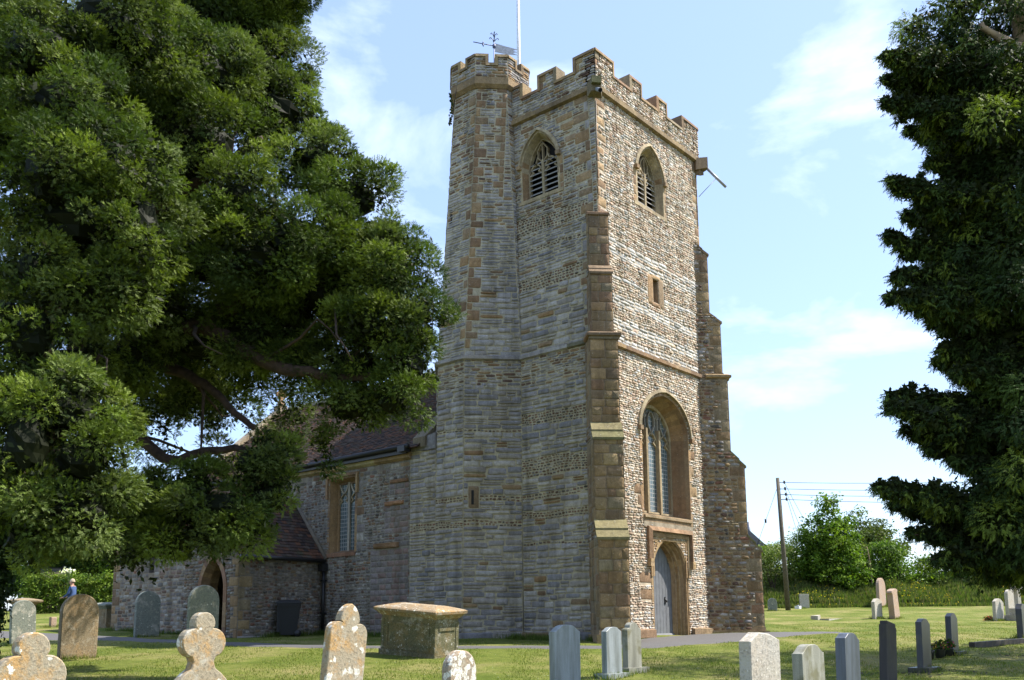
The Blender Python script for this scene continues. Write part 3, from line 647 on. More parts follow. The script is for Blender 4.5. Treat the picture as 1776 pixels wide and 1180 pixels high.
# --- diagonal buttresses
def buttress(cx, cy, dx, dy, e, w, zt, name, sty_side, lab):
    """e: projections bottom to top, w: widths bottom to top; z levels shared by the pair"""
    d = np.array([dx, dy])/math.sqrt(2); t = np.array([-d[1], d[0]]); c = np.array([cx, cy])
    lv = [(ZB, 2.03, 2.50), (2.50, 4.60, 5.05), (5.05, 7.34, 7.50), (7.50, 9.18, 9.45), (9.45, zt[0], zt[1])]
    B = MB(); ee = list(e)+[e[-1]-.4]
    for k, (z0, z1, z2) in enumerate(lv):
        p_, q_, hw = ee[k], ee[k+1], w[k]/2; hw2 = (w[k+1]/2 if k < 4 else hw)
        E = c+d*p_; I = c-d*.45; Q = c+d*max(q_, -.35)
        # end face, two sides
        wall(B, Panel(E-t*hw, E+t*hw, z0, z1), 'ash', warp=0, mort=(.27, .20, .13), sink=0)
        for s in (-1, 1):
            a, b = (I+t*s*hw, E+t*s*hw) if s == 1 else (E+t*s*hw, I+t*s*hw)
            a, b = (b, a) if s == 1 else (b, a)
            pn = Panel(a, b, z0, z1) ; wd_ = pn.w
            qs = quoins('R' if s == -1 else 'L', wd_, z0, z1, HAMD, .014, (.24, .44), (.26, .42))
            wall(B, pn, sty_side, (), qs, warp=0, mort=(.30, .24, .16))
        for s in (-1, 1):
            a, b, b1 = I+t*s*hw, E+t*s*hw, Q+t*s*hw
            pn = Panel(b, a, z1, z2, b1, a) if s == 1 else Panel(a, b, z1, z2, a, b1)
            wall(B, pn, 'butt' if sty_side == 'butt' else 'mix', warp=0, mort=(.30, .24, .16))
        B.add([(*(E-t*hw), z1), (*(E+t*hw), z1), (*(Q+t*hw), z2-.01), (*(Q-t*hw), z2-.01)], [(0, 1, 2, 3)], M_HAM, HAMD[0])
        B.add([(*(I-t*hw), z2-.012), (*(Q-t*hw), z2-.012), (*(Q+t*hw), z2-.012), (*(I+t*hw), z2-.012)], [(0, 1, 2, 3)], M_HAM, HAMD[0])
        # weathering: two overlapping sloping slabs
        for j in range(2):
            f0, f1 = j/2, (j+1)/2
            za = z1+(z2-z1)*f0; zb_ = z1+(z2-z1)*f1; pa = p_+(q_-p_)*f0+.045; pb = p_+(q_-p_)*f1-.02
            hh = (hw+(hw2-hw)*f0)+.03
            P1, P2 = c+d*pa, c+d*pb; Pb = c+d*min(pb, -.1)
            v = [(*(P1-t*hh), za-.05), (*(P1+t*hh), za-.05), (*(P2+t*hh), zb_-.05), (*(P2-t*hh), zb_-.05), (*(P1-t*hh), za+.015), (*(P1+t*hh), za+.015), (*(P2+t*hh), zb_+.04), (*(P2-t*hh), zb_+.04)]
            B.add(v, [(0, 1, 2, 3), (4, 5, 6, 7), (0, 1, 5, 4), (1, 2, 6, 5), (2, 3, 7, 6), (3, 0, 4, 7)], M_HAM, pick([(.20, .19, .08), (.24, .21, .10)] if k < 2 else HAMD))
    # base plinth
    hw = w[0]/2+.09; E = c+d*(e[0]+.1); I = c-d*.45
    q = [tuple(I-t*hw), tuple(E-t*hw), tuple(E+t*hw), tuple(I+t*hw)]
    B.hexa(q, ZB, -.33, M_HAM, (.30, .22, .12))
    q2 = [tuple(I-t*(hw-.07)), tuple(E-d*.08-t*(hw-.07)), tuple(E-d*.08+t*(hw-.07)), tuple(I+t*(hw-.07))]
    B.hexa(q2, -.33, -.22, M_HAM, (.33, .25, .15))
    return part(B, name, label=lab)
buttress(0, 0, 1, -1, (1.0, .70, .42, .28, .06), (.76, .76, .74, .58, .54), (10.95, 11.18), 'buttress', 'ash', 'brown ashlar corner buttress seen end on')
buttress(0, TW, 1, 1, (1.38, 1.0, .60, .48, .16), (.76, .76, .74, .58, .54), (11.40, 11.78), 'buttress', 'butt', 'rubble corner buttress stepping out on the right')
for (c, d, e) in (((0, 0), (1, -1), .44), ((0, TW), (1, 1), .63)):
    d = np.array(d)/2**.5; t = np.array([-d[1], d[0]]); c = np.array(c); hw = .39
    B = MB(); I = c-d*.1; E = c+d*e; course(B, [tuple(I-t*hw), tuple(E-t*hw), tuple(E+t*hw), tuple(I+t*hw)], 7.38, 7.45, .07, HAMD); part(B, 'string_course')

# --- parapets
def battlement(pan, spans, w, zc, zm, ztop, th=.34, name='parapet', sty='mix', cols=HAMD, z0=14.74):
    """spans: merlons [(a, b)]; zc crenel sill, zm merlon top"""
    B = MB(); pts = []; x = 0
    for a, b in spans:
        if a > 0.01: pts += [(a, zc), (a, zm)]
        else: pts += [(0, zm)]
        if b < w-.01: pts += [(b, zm), (b, zc)]
        else: pts += [(w, zm)]
    if spans[0][0] > .01: pts = [(0, zc)]+pts
    if spans[-1][1] < w-.01: pts += [(w, zc)]
    o = [(0, z0)]+pts+[(w, z0)]
    pn = Panel(pan.A, pan.B, z0, zm)
    def on(p): return [(x, z) for x, z in p]
    plate(B, pn, o, 0, M_MO, MORT); plate(B, pn, o, -th, M_MO, MORT); loft(B, pn, o, 0, o, -th, M_HAM, cols)
    S = []
    rows = [(z0, zc-.02)]
    wall(B, Panel(pan.A, pan.B, z0, zc), sty, back=False, warp=.01)
    for a, b in spans:
        A = np.array(pan.A)+(np.array(pan.B)-np.array(pan.A))*a/w; Bq = np.array(pan.A)+(np.array(pan.B)-np.array(pan.A))*b/w
        wall(B, Panel(A, Bq, zc, zm), sty, (), quoins('L', b-a, zc, zm, HAMD, .015, (.12, .22), (.18, .28)) if b-a > .4 else (), back=False, warp=0)
    strip(B, pn, pts, -.02, .075, -th-.05, .055, M_HAM, cols, seg=.7, sl=.02)
    return part(B, name)
pW = Panel((.07, -.07), (.07, TW+.07), 14.7, 15.9); pN = Panel((-2.95, -.07), (.07, -.07), 14.7, 15.9)
battlement(pW, [(0, .86), (1.80, 2.32), (3.28, 3.76), (4.78, TW+.14)], TW+.14, 15.34, 15.78, 0, sty='west')
battlement(pN, [(0, .36), (1.06, 1.62), (2.36, 3.02)], 3.02, 15.33, 15.76, 0)
battlement(Panel((.07, TW+.07), (-5.67, TW+.07), 14.7, 15.9), [(0, .8), (1.7, 2.3), (3.3, 3.9), (4.9, 5.74)], 5.74, 15.34, 15.78, 0)
battlement(Panel((-5.67, TW+.07), (-5.67, 1.1), 14.7, 15.9), [(0, .8), (1.7, 2.3), (3.3, 3.9)], 4.59, 15.34, 15.78, 0)
# turret crown
cc = np.array([-4.06, .15]); oc = []
for k in range(8):
    th = R(-67.5+45*k); oc.append((cc[0]+1.265*math.cos(th), cc[1]+1.265*math.sin(th)))
B = MB(); inner = [(cc[0]+(x-cc[0])*.93, cc[1]+(y-cc[1])*.93) for x, y in oc]
course(B, inner, 15.82, 16.04, .11, [(.27, .19, .10), (.23, .17, .09)], closed=True, slope=.04, drop=.10)
B.hexa([(cc[0]+(x-cc[0])*.85, cc[1]+(y-cc[1])*.85) for x, y in oc], 15.0, 16.1, M_LEAD)
part(B, 'turret_cornice')
for k in range(8):
    a, b = np.array(oc[k]), np.array(oc[(k+1) % 8]); w = np.linalg.norm(b-a)
    battlement(Panel(a, b, 16, 16.8), [(0, w*.33), (w*.68, w)], w, 16.42, 16.70, 0, th=.16, name='turret_parapet', cols=[(.28, .21, .11), (.22, .16, .09)], z0=16.04)

# --- water spouts
B = MB(); B.hexa([(-.12, -.2), (.12, -.32), (.30, -.12), (.16, .12)], [14.36, 14.42, 14.42, 14.36], 14.78, M_HAM, (.16, .13, .07))
B.hexa([(.02, -.24), (.2, -.40), (.38, -.2), (.18, -.0)], 14.6, 14.8, M_HAM, (.13, .13, .05))
g1 = part(B, 'water_spout'); B = MB(); B.tube([(.12, -.12, 14.55), (.44, -.36, 14.28)], .06, M_LEAD, n=12, cap=False); B.tube([(.14, -.14, 14.54), (.42, -.35, 14.30)], .05, M_DARK, n=12); part(B, 'lead_pipe', g1)
B = MB(); B.tube([(.02, .02, 14.3), (.025, .01, 11.4)], .009, M_IRON); part(B, 'lightning_cable')
B = MB(); B.hexa([(-.1, 5.5), (.12, 5.42), (.38, 5.72), (.2, 5.92), (0, 5.8)], [14.30, 14.3, 14.40, 14.42, 14.3], [14.7, 14.7, 14.76, 14.76, 14.7], M_HAM, (.20, .14, .08))
B.hexa([(-.02, 5.5), (.16, 5.55), (.2, 5.75), (.05, 5.8)], [14.2, 14.16, 14.2, 14.25], 14.34, M_HAM, (.18, .13, .07))
g2 = part(B, 'water_spout'); B = MB(); B.tube([(.27, 5.8, 14.46), (.70, 6.28, 13.82)], .045, M_LEAD, n=10); B.tube([(.50, 6.05, 14.12), (.08, TW-.02, 13.45)], .012, M_LEAD, n=6); part(B, 'lead_pipe', g2)

# ================================================================== nave
YN = -1.2; ZE = 4.98; ZR = 8.72; YR = 2.8; XE = -18.3
B = MB()
pn = Panel((-6.05, YN), (-5.0, YN+.02), ZB, 4.95); wall(B, pn, tsty, (), (), warp=.03)
B.hexa([(-6.02, YN-.02), (-5.0, YN-.02), (-5.0, YN+.5), (-6.02, YN+.5)], [4.95, 4.95, 4.95, 4.95], [5.22, 5.42, 5.42, 5.22], M_HAM, LIAS[4])
part(B, 'nave_end_wall')
W0 = XE; pan = Panel((W0, YN), (-6.05, YN), ZB, 4.75); X = lambda x: x-W0
nw = [(X(-9.73), 2.17), (X(-9.73), 4.50), (X(-8.51), 4.50), (X(-8.51), 2.17)]
B = MB(); rc = []
for (xa, z0, xb, z1) in ((-7.15, 2.6, -6.1, 3.42), (-6.95, 3.75, -6.1, 4.1), (-7.75, -.4, -6.1, 2.15), (-7.2, 3.3, -6.6, 3.6), (-6.7, 2.2, -6.1, 2.5)):
    z = z0
    while z < z1:
        x = xa
        while x < xb-.05:
            l_ = min(random.uniform(.2, .42), xb-x); rc.append((X(x), z, X(x+l_), min(z+.17, z1), [(.22, .19, .19), (.24, .17, .15), (.20, .18, .17)], .02)); x += l_
        z += .17
rc += [(X(-8.45), z, X(-8.45+random.uniform(.2, .4)), z+.26, HAM+NAVE, .015) for z in np.arange(2.2, 4.3, .27)]
rc += [(X(-7.15), 3.44, X(-6.3), 3.58, [(.30, .16, .08)], .08), (X(-7.6), 2.18, X(-6.5), 2.36, [(.27, .16, .08)], .10), (X(-6.95), 4.1, X(-6.1), 4.22, [(.28, .16, .09)], .06)]
wall(B, pan, lambda z: 'navec' if z > 4.4 else 'nave', [nw], rc, mort=(.27, .25, .21))
loft(B, pan, nw, .0, [(X(-9.66), 2.24), (X(-9.66), 4.42), (X(-8.58), 4.42), (X(-8.58), 2.24)], -.26, M_HAM, HAM)
part(B, 'nave_wall')
B = MB(); strip(B, pan, nw, 0, .10, -.02, .02, M_HAM, HAM, seg=.35); strip(B, pan, [(X(-9.85), 3.9), (X(-9.85), 4.6), (X(-8.4), 4.6), (X(-8.4), 4.0)], -.04, .05, 0, .08, M_HAM, HAM, seg=.5)
strip(B, pan, [(X(-9.8), 2.12), (X(-8.45), 2.12)], -.07, .05, -.02, .05, M_HAM, [(.28, .15, .09)])
TN = [(.40, .37, .31)]
strip(B, pan, [(X(-9.66), 2.2), (X(-9.66), 4.42), (X(-8.58), 4.42), (X(-8.58), 2.2)], -.06, .0, -.36, -.25, M_HAM, HAM, closed=True)
for x in (-9.12,): strip(B, pan, [(X(x), 2.2), (X(x), 4.42)], -.05, .05, -.36, -.24, M_HAM, TN)
LT = [(X(-9.6), X(-9.17)), (X(-9.07), X(-8.64))]; tracery(B, pan, LT, 2.2, 3.72, 4.4, -.26, .08, .05)
for a, b in LT:
    for s in (a, b): strip(B, pan, [((a+b)/2, 4.05), ((a+b)/2+(s-(a+b)/2)*.6, 4.2), (s, 4.4)], -.025, .025, -.34, -.26, M_HAM, TN)
o = part(B, 'nave_window'); B = MB(); plate(B, pan, [(X(-9.66), 2.2), (X(-8.58), 2.2), (X(-8.58), 4.42), (X(-9.66), 4.42)], -.31, M_GLASS); part(B, 'window_glass', o)
B = MB(); course(B, [(W0, YN), (-6.0, YN)], 4.80, 4.97, .13, [(.36, .31, .17), (.33, .27, .14), (.34, .24, .13)], slope=.0, drop=.06, seg=1.4); part(B, 'eaves_cornice')
B = MB()
wall(B, Panel((-5.6, YN), (-5.6, 6.8), ZB, ZE), 'nave') if False else None
B.hexa([(XE, 6.8), (-5.7, 6.8), (-5.7, 6.5), (XE, 6.5)], ZB, 4.9, M_MO, (.27, .24, .2))
for xx in (-5.95, XE):  # gable walls
    v = [(xx, YN+.05, ZB), (xx, 6.75, ZB), (xx, 6.75, 4.95), (xx, YR, ZR-.1), (xx, YN+.05, 4.95)]; v += [(x+.35, y, z) for x, y, z in v]
    B.add(v, [(0, 1, 2, 3, 4), (5, 6, 7, 8, 9), (0, 1, 6, 5), (1, 2, 7, 6), (2, 3, 8, 7), (3, 4, 9, 8), (4, 0, 5, 9)], M_MO, (.25, .23, .2))
part(B, 'gable_wall')
TILES = [(.075, .048, .038), (.062, .044, .038), (.088, .054, .040), (.05, .040, .037), (.08, .062, .05), (.12, .060, .038)]
def tiles(B, P0, P1, Q0, Q1, tl=.10, tw=.165):
    """tiled slope: eave P0-P1, ridge Q0-Q1 (same direction)"""
    P0, P1, Q0, Q1 = [np.array(p, float) for p in (P0, P1, Q0, Q1)]; L_ = np.linalg.norm(Q0-P0); w = np.linalg.norm(P1-P0)
    n = np.cross(P1-P0, Q0-P0); n /= np.linalg.norm(n); n = n if n[2] > 0 else -n
    nr = int(L_/tl); V = []; C = []; 
    for r in range(nr):
        a, b = r/nr, (r+1.05)/nr; s = (r % 2)*.5
        m = int(w/tw)+1; k = np.arange(m+1); x0 = np.clip((k-s)/m, 0, 1); x1 = np.clip((k+1-s)/m, 0, 1); ok = x1-x0 > 1e-3; x0, x1 = x0[ok], x1[ok]
        sg = .012*np.sin(x0*w*.8+r*.15)+RNG.normal(0, .003, len(x0))
        def pt(x, f, h): return (P0+(P1-P0)*x[:, None])*(1-f)+(Q0+(Q1-Q0)*x[:, None])*f+n*(h+sg)[:, None]
        V.append(np.stack([pt(x0, a, .022), pt(x1, a, .022), pt(x1, b, .004), pt(x0, b, .004), pt(x0, a, -.02), pt(x1, a, -.02)], 1)); C += [pick(TILES) for _ in x0]
    V = np.concatenate(V); m = len(V); off = (np.arange(m)*6)[:, None]
    B.add(V.reshape(-1, 3), np.concatenate([np.array([[0, 1, 2, 3]])+off, np.array([[0, 1, 5, 4]])+off]), M_TILE, np.concatenate([C, C]))
    B.add([P0-n*.03, P1-n*.03, Q1-n*.03, Q0-n*.03], [(0, 1, 2, 3)], M_TILE, (.06, .04, .03))
B = MB(); tiles(B, (XE+.3, YN-.22, ZE+.06), (-5.55, YN-.22, ZE+.06), (XE+.3, YR, ZR), (-5.55, YR, ZR)); tiles(B, (XE+.3, 6.95, ZE+.06), (-5.6, 6.95, ZE+.06), (XE+.3, YR, ZR), (-5.6, YR, ZR), .3, .5)
nr = part(B, 'nave_roof'); B = MB()
for k in range(28): x = XE+.3+k*.44; B.tube([(x, YR, ZR-.02), (x+.43, YR, ZR-.02)], .12, M_HAM, pick([(.42, .40, .36), (.36, .33, .29)]), n=8)
part(B, 'ridge_tiles', nr)
B = MB(); sl_ = (ZR-ZE)/(YR-YN+.2)
for s in (1, -1):  # east gable coping
    for k in range(8):
        a, b = k/8, (k+1)/8-.01; y0, y1 = YN-.25 + (YR-YN+.25)*a, YN-.25+(YR-YN+.25)*b
        if s < 0: y0, y1 = 2*YR-y0, 2*YR-y1
        z0_, z1_ = ZE+.15+(ZR-ZE+.1)*a, ZE+.15+(ZR-ZE+.1)*b
        v = [(XE-.05, y0, z0_), (XE+.36, y0, z0_), (XE+.36, y1, z1_), (XE-.05, y1, z1_)]; v = [(x, y, z-.2) for x, y, z in v]+v
        B.add(v, [(0, 1, 2, 3), (4, 5, 6, 7), (0, 1, 5, 4), (1, 2, 6, 5), (2, 3, 7, 6), (3, 0, 4, 7)], M_HAM, pick([(.36, .30, .21), (.30, .26, .19)]))
part(B, 'gable_coping')
B = MB()  # west gable coping stub by the turret
for k in range(4):
    a, b = k/4, (k+1)/4-.01; y0, y1 = YN-.1+1.6*a, YN-.1+1.6*b; z0_, z1_ = 5.33+1.6*.9*a, 5.33+1.6*.9*b
    v = [(-5.85, y0, z0_), (-5.35, y0, z0_), (-5.35, y1, z1_), (-5.85, y1, z1_)]; v = [(x, y, z-.3) for x, y, z in v]+v
    B.add(v, [(0, 1, 2, 3), (4, 5, 6, 7), (0, 1, 5, 4), (1, 2, 6, 5), (2, 3, 7, 6), (3, 0, 4, 7)], M_HAM, (.17, .14, .09))
part(B, 'gable_coping')
B = MB(); fx, fy, fz = XE+.12, YR, ZR+.12   # gable cross
B.hexa([(fx-.17, fy-.2), (fx+.17, fy-.2), (fx+.17, fy+.2), (fx-.17, fy+.2)], fz-.1, fz+.12, M_HAM, HAM[4])
B.hexa([(fx-.1, fy-.12), (fx+.1, fy-.12), (fx+.1, fy+.12), (fx-.1, fy+.12)], fz+.12, fz+.36, M_HAM, HAM[4])
B.box((fx-.05, fy-.06, fz+.36), (fx+.05, fy+.06, fz+.86), M_HAM, HAM[0]); B.box((fx-.048, fy-.26, fz+.54), (fx+.048, fy+.26, fz+.69), M_HAM, HAM[1])
th = np.linspace(0, 2*math.pi, 13); B.tube([(fx, fy+.19*math.cos(t), fz+.615+.19*math.sin(t)) for t in th], .035, M_HAM, HAM[0], n=6)
part(B, 'gable_cross')
def gutter(pts, name='gutter', r=.06):
    B = MB(); B.tube(pts, r, M_IRON, n=8); return part(B, name)
gutter([(XE+.3, YN-.30, ZE+.02), (-5.85, YN-.30, ZE+.10)], r=.075); B = MB(); B.box((XE+.3, YN-.24, ZE-.08), (-6.0, YN-.14, ZE+.03), M_IRON); B.hexa([(-6.2, YN-.4), (-5.9, YN-.4), (-5.9, YN-.15), (-6.2, YN-.15)], ZE-.05, ZE+.12, M_IRON); part(B, 'gutter_end')

# ---- porch
XP, YP, XQ = -10.04, -4.24, -13.0; XM = (XP+XQ)/2; ZPE = 2.0; ZPR = 3.95
B = MB(); wall(B, Panel((XP, YP), (XP, YN), ZB, 1.93), 'nave', (), quoins('L', 3.04, -.4, 1.9, HAMD, .015)+[(0, -.5, 2.0, -.33, LIAS, .04)], mort=(.24, .21, .17))
pf = Panel((XQ, YP), (XP, YP), ZB, 2.0); o_ = arch(.86, 2.36, -.8, 1.0, 2.0, 8)
pg = Panel((XQ, YP), (XP, YP), ZB, 4.0)
oo = arch(.98, 2.22, -.8, 1.0, 1.98, 8)
outer = [(0, ZB), (2.96, ZB), (2.96, 2.0), (1.48, 3.8), (0, 2.0)]
polys = [[Vector((x, z, 0)) for x, z in outer], [Vector((x, z, 0)) for x, z in oo]]; flat = [p for q in polys for p in q]
B.add(pg.P([p.x for p in flat], [p.y for p in flat], 0), [tuple(t) for t in geometry.tessellate_polygon(polys)], M_MO, (.27, .22, .17))
wall(B, Panel((XQ, YP), (XP, YP), ZB, 1.98), 'nave', [arch(.82, 2.38, -.8, 1.0, 1.97, 8)], quoins('R', 2.96, -.4, 1.9, HAM, .015), back=False)
for k in range(12):
    z = 2.0+k*.15; hw = 1.48*(1-(z+.07-2.0)/1.8)
    if hw > .25: wall(B, Panel((XM-hw, YP), (XM+hw, YP), z, z+.15), 'navec', [[(hw-.7, 1.9), (hw-.6, 2.2), (hw-.1, 2.35), (hw, 2.4), (hw+.2, 2.35), (hw+.62, 2.2), (hw+.75, 1.9)]] if z < 2.3 else (), back=False, warp=0)
wall(B, Panel((XQ, YN), (XQ, YP), ZB, 1.93), 'nave')
part(B, 'porch_wall')
B = MB(); strip(B, pg, oo, 0, .17, -.01, .03, M_HAM, [(.30, .17, .10), (.26, .15, .10), (.34, .22, .12)], seg=.32)
ii = arch(1.06, 2.14, -.8, .98, 1.9, 8); loft(B, pg, oo, .02, ii, -.22, M_HAM, HAM); loft(B, pg, ii, -.22, ii, -.5, M_HAM, HAM)
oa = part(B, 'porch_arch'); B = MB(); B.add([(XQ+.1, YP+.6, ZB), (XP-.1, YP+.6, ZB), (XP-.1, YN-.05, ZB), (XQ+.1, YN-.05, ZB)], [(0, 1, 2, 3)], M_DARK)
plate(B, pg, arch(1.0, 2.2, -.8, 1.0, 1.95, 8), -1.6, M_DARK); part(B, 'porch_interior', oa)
B = MB(); tiles(B, (XP+.16, YP-.1, ZPE), (XP+.16, YN-.0, ZPE), (XM, YP-.1, ZPR), (XM, YN-.0, ZPR), .13, .19); tiles(B, (XQ-.16, YP-.1, ZPE), (XQ-.16, YN, ZPE), (XM, YP-.1, ZPR), (XM, YN, ZPR), .13, .19)
pr = part(B, 'porch_roof'); B = MB()
v = [(XP+.2, YN-.04, ZPE+.0), (XM, YN-.04, ZPR+.05)]; B.tube(v, .07, M_HAM, (.20, .17, .14), n=6); B.tube([(XM, YP-.1, ZPR+.02), (XM, YN, ZPR+.02)], .09, M_TILE, (.16, .10, .07), n=8)
part(B, 'verge', pr)
gutter([(XP+.22, YP-.1, ZPE-.04), (XP+.22, YN-.1, ZPE-.06)], r=.06)
B = MB(); B.hexa([(XP+.08, YN-.24), (XP+.3, YN-.24), (XP+.3, YN-.04), (XP+.08, YN-.04)], [1.62]*4, 1.85, M_IRON); B.tube([(XP+.2, YN-.12, 1.9), (XP+.2, YN-.12, -.5)], .05, M_IRON, n=10)
for z in (1.3, .3): B.box((XP+.12, YN-.18, z), (XP+.28, YN-.04, z+.05), M_IRON)
part(B, 'downpipe')
# ---- north vestry east of the porch, and chancel beyond
XV, YV = -18.85, -3.62; zv = 3.0
pv = Panel((XV, YV), (XQ, YV), ZB, zv); a0 = -16.35-XV; wv = [(a0, 1.75), (a0, 2.75), (a0+.34, 2.75), (a0+.34, 1.75)]
B = MB(); wall(B, pv, 'navec', [wv], quoins('L', 5.85, -.2, 2.9, HAM, .02, (.25, .5))+[(4.9, z, 5.25, z+.25, [(.33, .19, .12), (.28, .20, .15)], .015) for z in np.arange(-.2, 2.8, .26)]+[(a0-.35, z, a0, z+.25, NAVE, .015) for z in (1.75, 2.0, 2.25, 2.5)]+[(a0+.34, z, a0+.65, z+.25, NAVE, .015) for z in (1.75, 2.0, 2.25, 2.5)], mort=(.3, .25, .19))
wall(B, Panel((XV, -.9), (XV-.0, YV), ZB, zv), 'navec')
loft(B, pv, wv, 0, wv, -.25, M_HAM, NAVE); plate(B, pv, wv, -.2, M_GLASS)
part(B, 'vestry_wall')
B = MB(); tiles(B, (XV-.1, YV-.15, zv), (XQ, YV-.15, zv), (XV-.1, YN, 4.6), (XQ, YN, 4.6), .15, .2); B.add([(XQ, YV-.1, zv-.1), (XQ, YN, zv-.1), (XQ, YN, 4.6)], [(0, 1, 2)], M_MO, (.25, .22, .18)); B.add([(XV, YV-.1, zv-.1), (XV, YN, zv-.1), (XV, YN, 4.6)], [(0, 1, 2)], M_MO, (.25, .22, .18)); part(B, 'vestry_roof')
B = MB(); wall(B, Panel((-24.5, -.2), (XE, -.2), ZB, 3.6), 'navec'); B.hexa([(-24.5, -.15), (XE, -.15), (XE, 5.6), (-24.5, 5.6)], ZB, 3.58, M_MO, (.25, .22, .18))
B.add([(-24.5, -.2, 3.6), (-24.5, 5.7, 3.6), (-24.5, 2.75, 6.4)], [(0, 1, 2)], M_MO, (.25, .22, .18)); part(B, 'chancel_wall')
B = MB(); tiles(B, (-24.6, -.4, 3.55), (XE, -.4, 3.55), (-24.6, 2.75, 6.4), (XE, 2.75, 6.4), .15, .2); tiles(B, (-24.6, 5.9, 3.55), (XE, 5.9, 3.55), (-24.6, 2.75, 6.4), (XE, 2.75, 6.4), .3, .5); part(B, 'chancel_roof')
# small grey hatch at the foot of the wall
B = MB(); B.box((-6.36, YN-.2, -.2), (-6.02, YN, .42), M_LEAD); B.box((-6.40, YN-.26, .42), (-5.92, YN, .47), M_IRON); B.box((-6.28, YN-.21, 0), (-6.18, YN-.19, .36), M_DARK); B.box((-6.0, YN-.22, -.3), (-5.9, YN, .42), M_IRON); part(B, 'meter_cupboard')

# ================================================================== ground, path
B = MB()
us = np.concatenate([np.arange(-40, 0, 4), np.arange(0, 62, .5), np.arange(62, 100, 3), np.arange(100, 401, 30)]); xs = np.concatenate([np.arange(-300, -40, 20), np.arange(-40, 40.1, .8), np.arange(60, 301, 20)])
n = len(xs); U_, X_ = np.meshgrid(us, xs, indexing='ij'); px = CAM[0]+F2[0]*U_+R2[0]*X_; py = CAM[1]+F2[1]*U_+R2[1]*X_
def lump(x, y): return .018*np.sin(x*1.9+np.sin(y*1.3))*np.sin(y*1.6+.5)+.012*np.sin(x*4.1+y*3.3)
gz = GH(px, py)+lump(px, py)
i = np.arange(len(us)-1)[:, None]*n+np.arange(n-1)[None]; i = i.ravel()
B.add(np.stack([px, py, gz], -1).reshape(-1, 3), np.stack([i, i+1, i+n+1, i+n], 1), M_GRASS, sm=True)
tag(B.build('lawn_ground'), kind='structure')
PI = [(-30, -6.6), (-26, -6.5), (-17, -5.5), (-13, -5.5), (-11, -5.9), (-4.6, -5.25), (-1.0, -3.05), (.9, -1.75), (1.0, -.2), (.1, 1.2), (.1, 4.3), (1.1, 5.9), (3.0, 7.3)]
PO = [(-30, -9.8), (-26, -9.3), (-17, -8.3), (-13.2, -7.6), (-11.4, -6.95), (-5.0, -6.2), (-1.0, -3.95), (1.5, -2.5), (2.5, -.9), (2.8, 1.4), (2.9, 3.4), (2.8, 5.2), (3.3, 6.9)]
def resample(P, n): 
    P = np.array(P, float); k = np.linspace(0, len(P)-1, n); i = np.minimum(k.astype(int), len(P)-2); f = (k-i)[:, None]
    Pp = np.vstack([2*P[0]-P[1], P, 2*P[-1]-P[-2]]); a, b, c, d = Pp[i], Pp[i+1], Pp[i+2], Pp[i+3]
    return .5*((2*b)+(c-a)*f+(2*a-5*b+4*c-d)*f*f+(3*b-a-3*c+d)*f**3)
n = 150; a, b = resample(PI, n), resample(PO, n); jt = RNG.normal(0, .018, (n, 2)); b = b+jt; a = a+RNG.normal(0, .018, (n, 2)); V = []
for k in range(n):
    for f in np.linspace(0, 1, 7):
        p = a[k]+(b[k]-a[k])*f; V.append((p[0], p[1], GH(*p)+lump(*p)*.3+(.03 if 0 < f < 1 else -.01)))
B = MB(); B.add(V, [(k*7+j, k*7+j+1, k*7+8+j, k*7+7+j) for k in range(n-1) for j in range(6)], M_TAR, sm=True)
tag(B.build('asphalt_path'), kind='structure')

def in_path(x, y):
    P = np.concatenate([a, b[::-1]]); r = np.zeros(len(x), bool); j = len(P)-1
    for i in range(len(P)):
        c = ((P[i, 1] > y) != (P[j, 1] > y)) & (x < (P[j, 0]-P[i, 0])*(y-P[i, 1])/(P[j, 1]-P[i, 1]+1e-12)+P[i, 0]); r ^= c; j = i
    return r
# grass blades standing on the near lawn
def blades(n, u0, u1, h, wdt, pal, name='grass', vf=.60, seed=3, centers=None, spread=0):
    r = np.random.default_rng(seed)
    if centers is None:
        u = u0+(u1-u0)*r.random(n)**1.25; v = (r.random(n)*2-1)*u*vf
        x = CAM[0]+F2[0]*u+R2[0]*v; y = CAM[1]+F2[1]*u+R2[1]*v
        ok = ~in_path(x, y) & ~((x < 0) & (y > -1.2) & (y < 6)); x, y = x[ok], y[ok]
    else:
        c = centers[r.integers(0, len(centers), n)]; x = c[:, 0]+r.normal(0, spread, n); y = c[:, 1]+r.normal(0, spread, n)
    n = len(x); z = GH(x, y)+lump(x, y)-.005; th = r.random(n)*6.28; hh = h*(.5+r.random(n)); ww = wdt*(.6+.8*r.random(n))
    l = r.normal(0, .35, (n, 2))*hh[:, None]
    V = np.stack([np.stack([x-ww*np.cos(th), y-ww*np.sin(th), z], -1), np.stack([x+ww*np.cos(th), y+ww*np.sin(th), z], -1), np.stack([x+l[:, 0], y+l[:, 1], z+hh], -1)], 1)
    c = np.array(pal)[r.integers(0, len(pal), n)]*(.75+.5*r.random((n, 1)))
    B = MB(); B.add(V.reshape(-1, 3), np.arange(n*3).reshape(n, 3), M_LEAF, c); return tag(B.build(name), kind='stuff')
GP = [(.10, .15, .02), (.14, .18, .03), (.20, .21, .06), (.08, .125, .015), (.25, .24, .09)]
blades(150000, 13, 33, .030, .006, GP)
# tufts and weeds along wall foot and stones
wf = np.array([(-4+4*random.random(), -.35-.2*random.random()) for _ in range(60)]+[(-9.9+4*random.random(), -1.45) for _ in range(40)]+[(-9.8, -1.4-2.7*random.random()) for _ in range(20)]+[(-18.7+6*random.random(), -3.75) for _ in range(40)])
blades(6000, 0, 0, .14, .008, [(.07, .11, .02), (.11, .15, .03)], 'wall_foot_weeds', centers=wf, spread=.10)

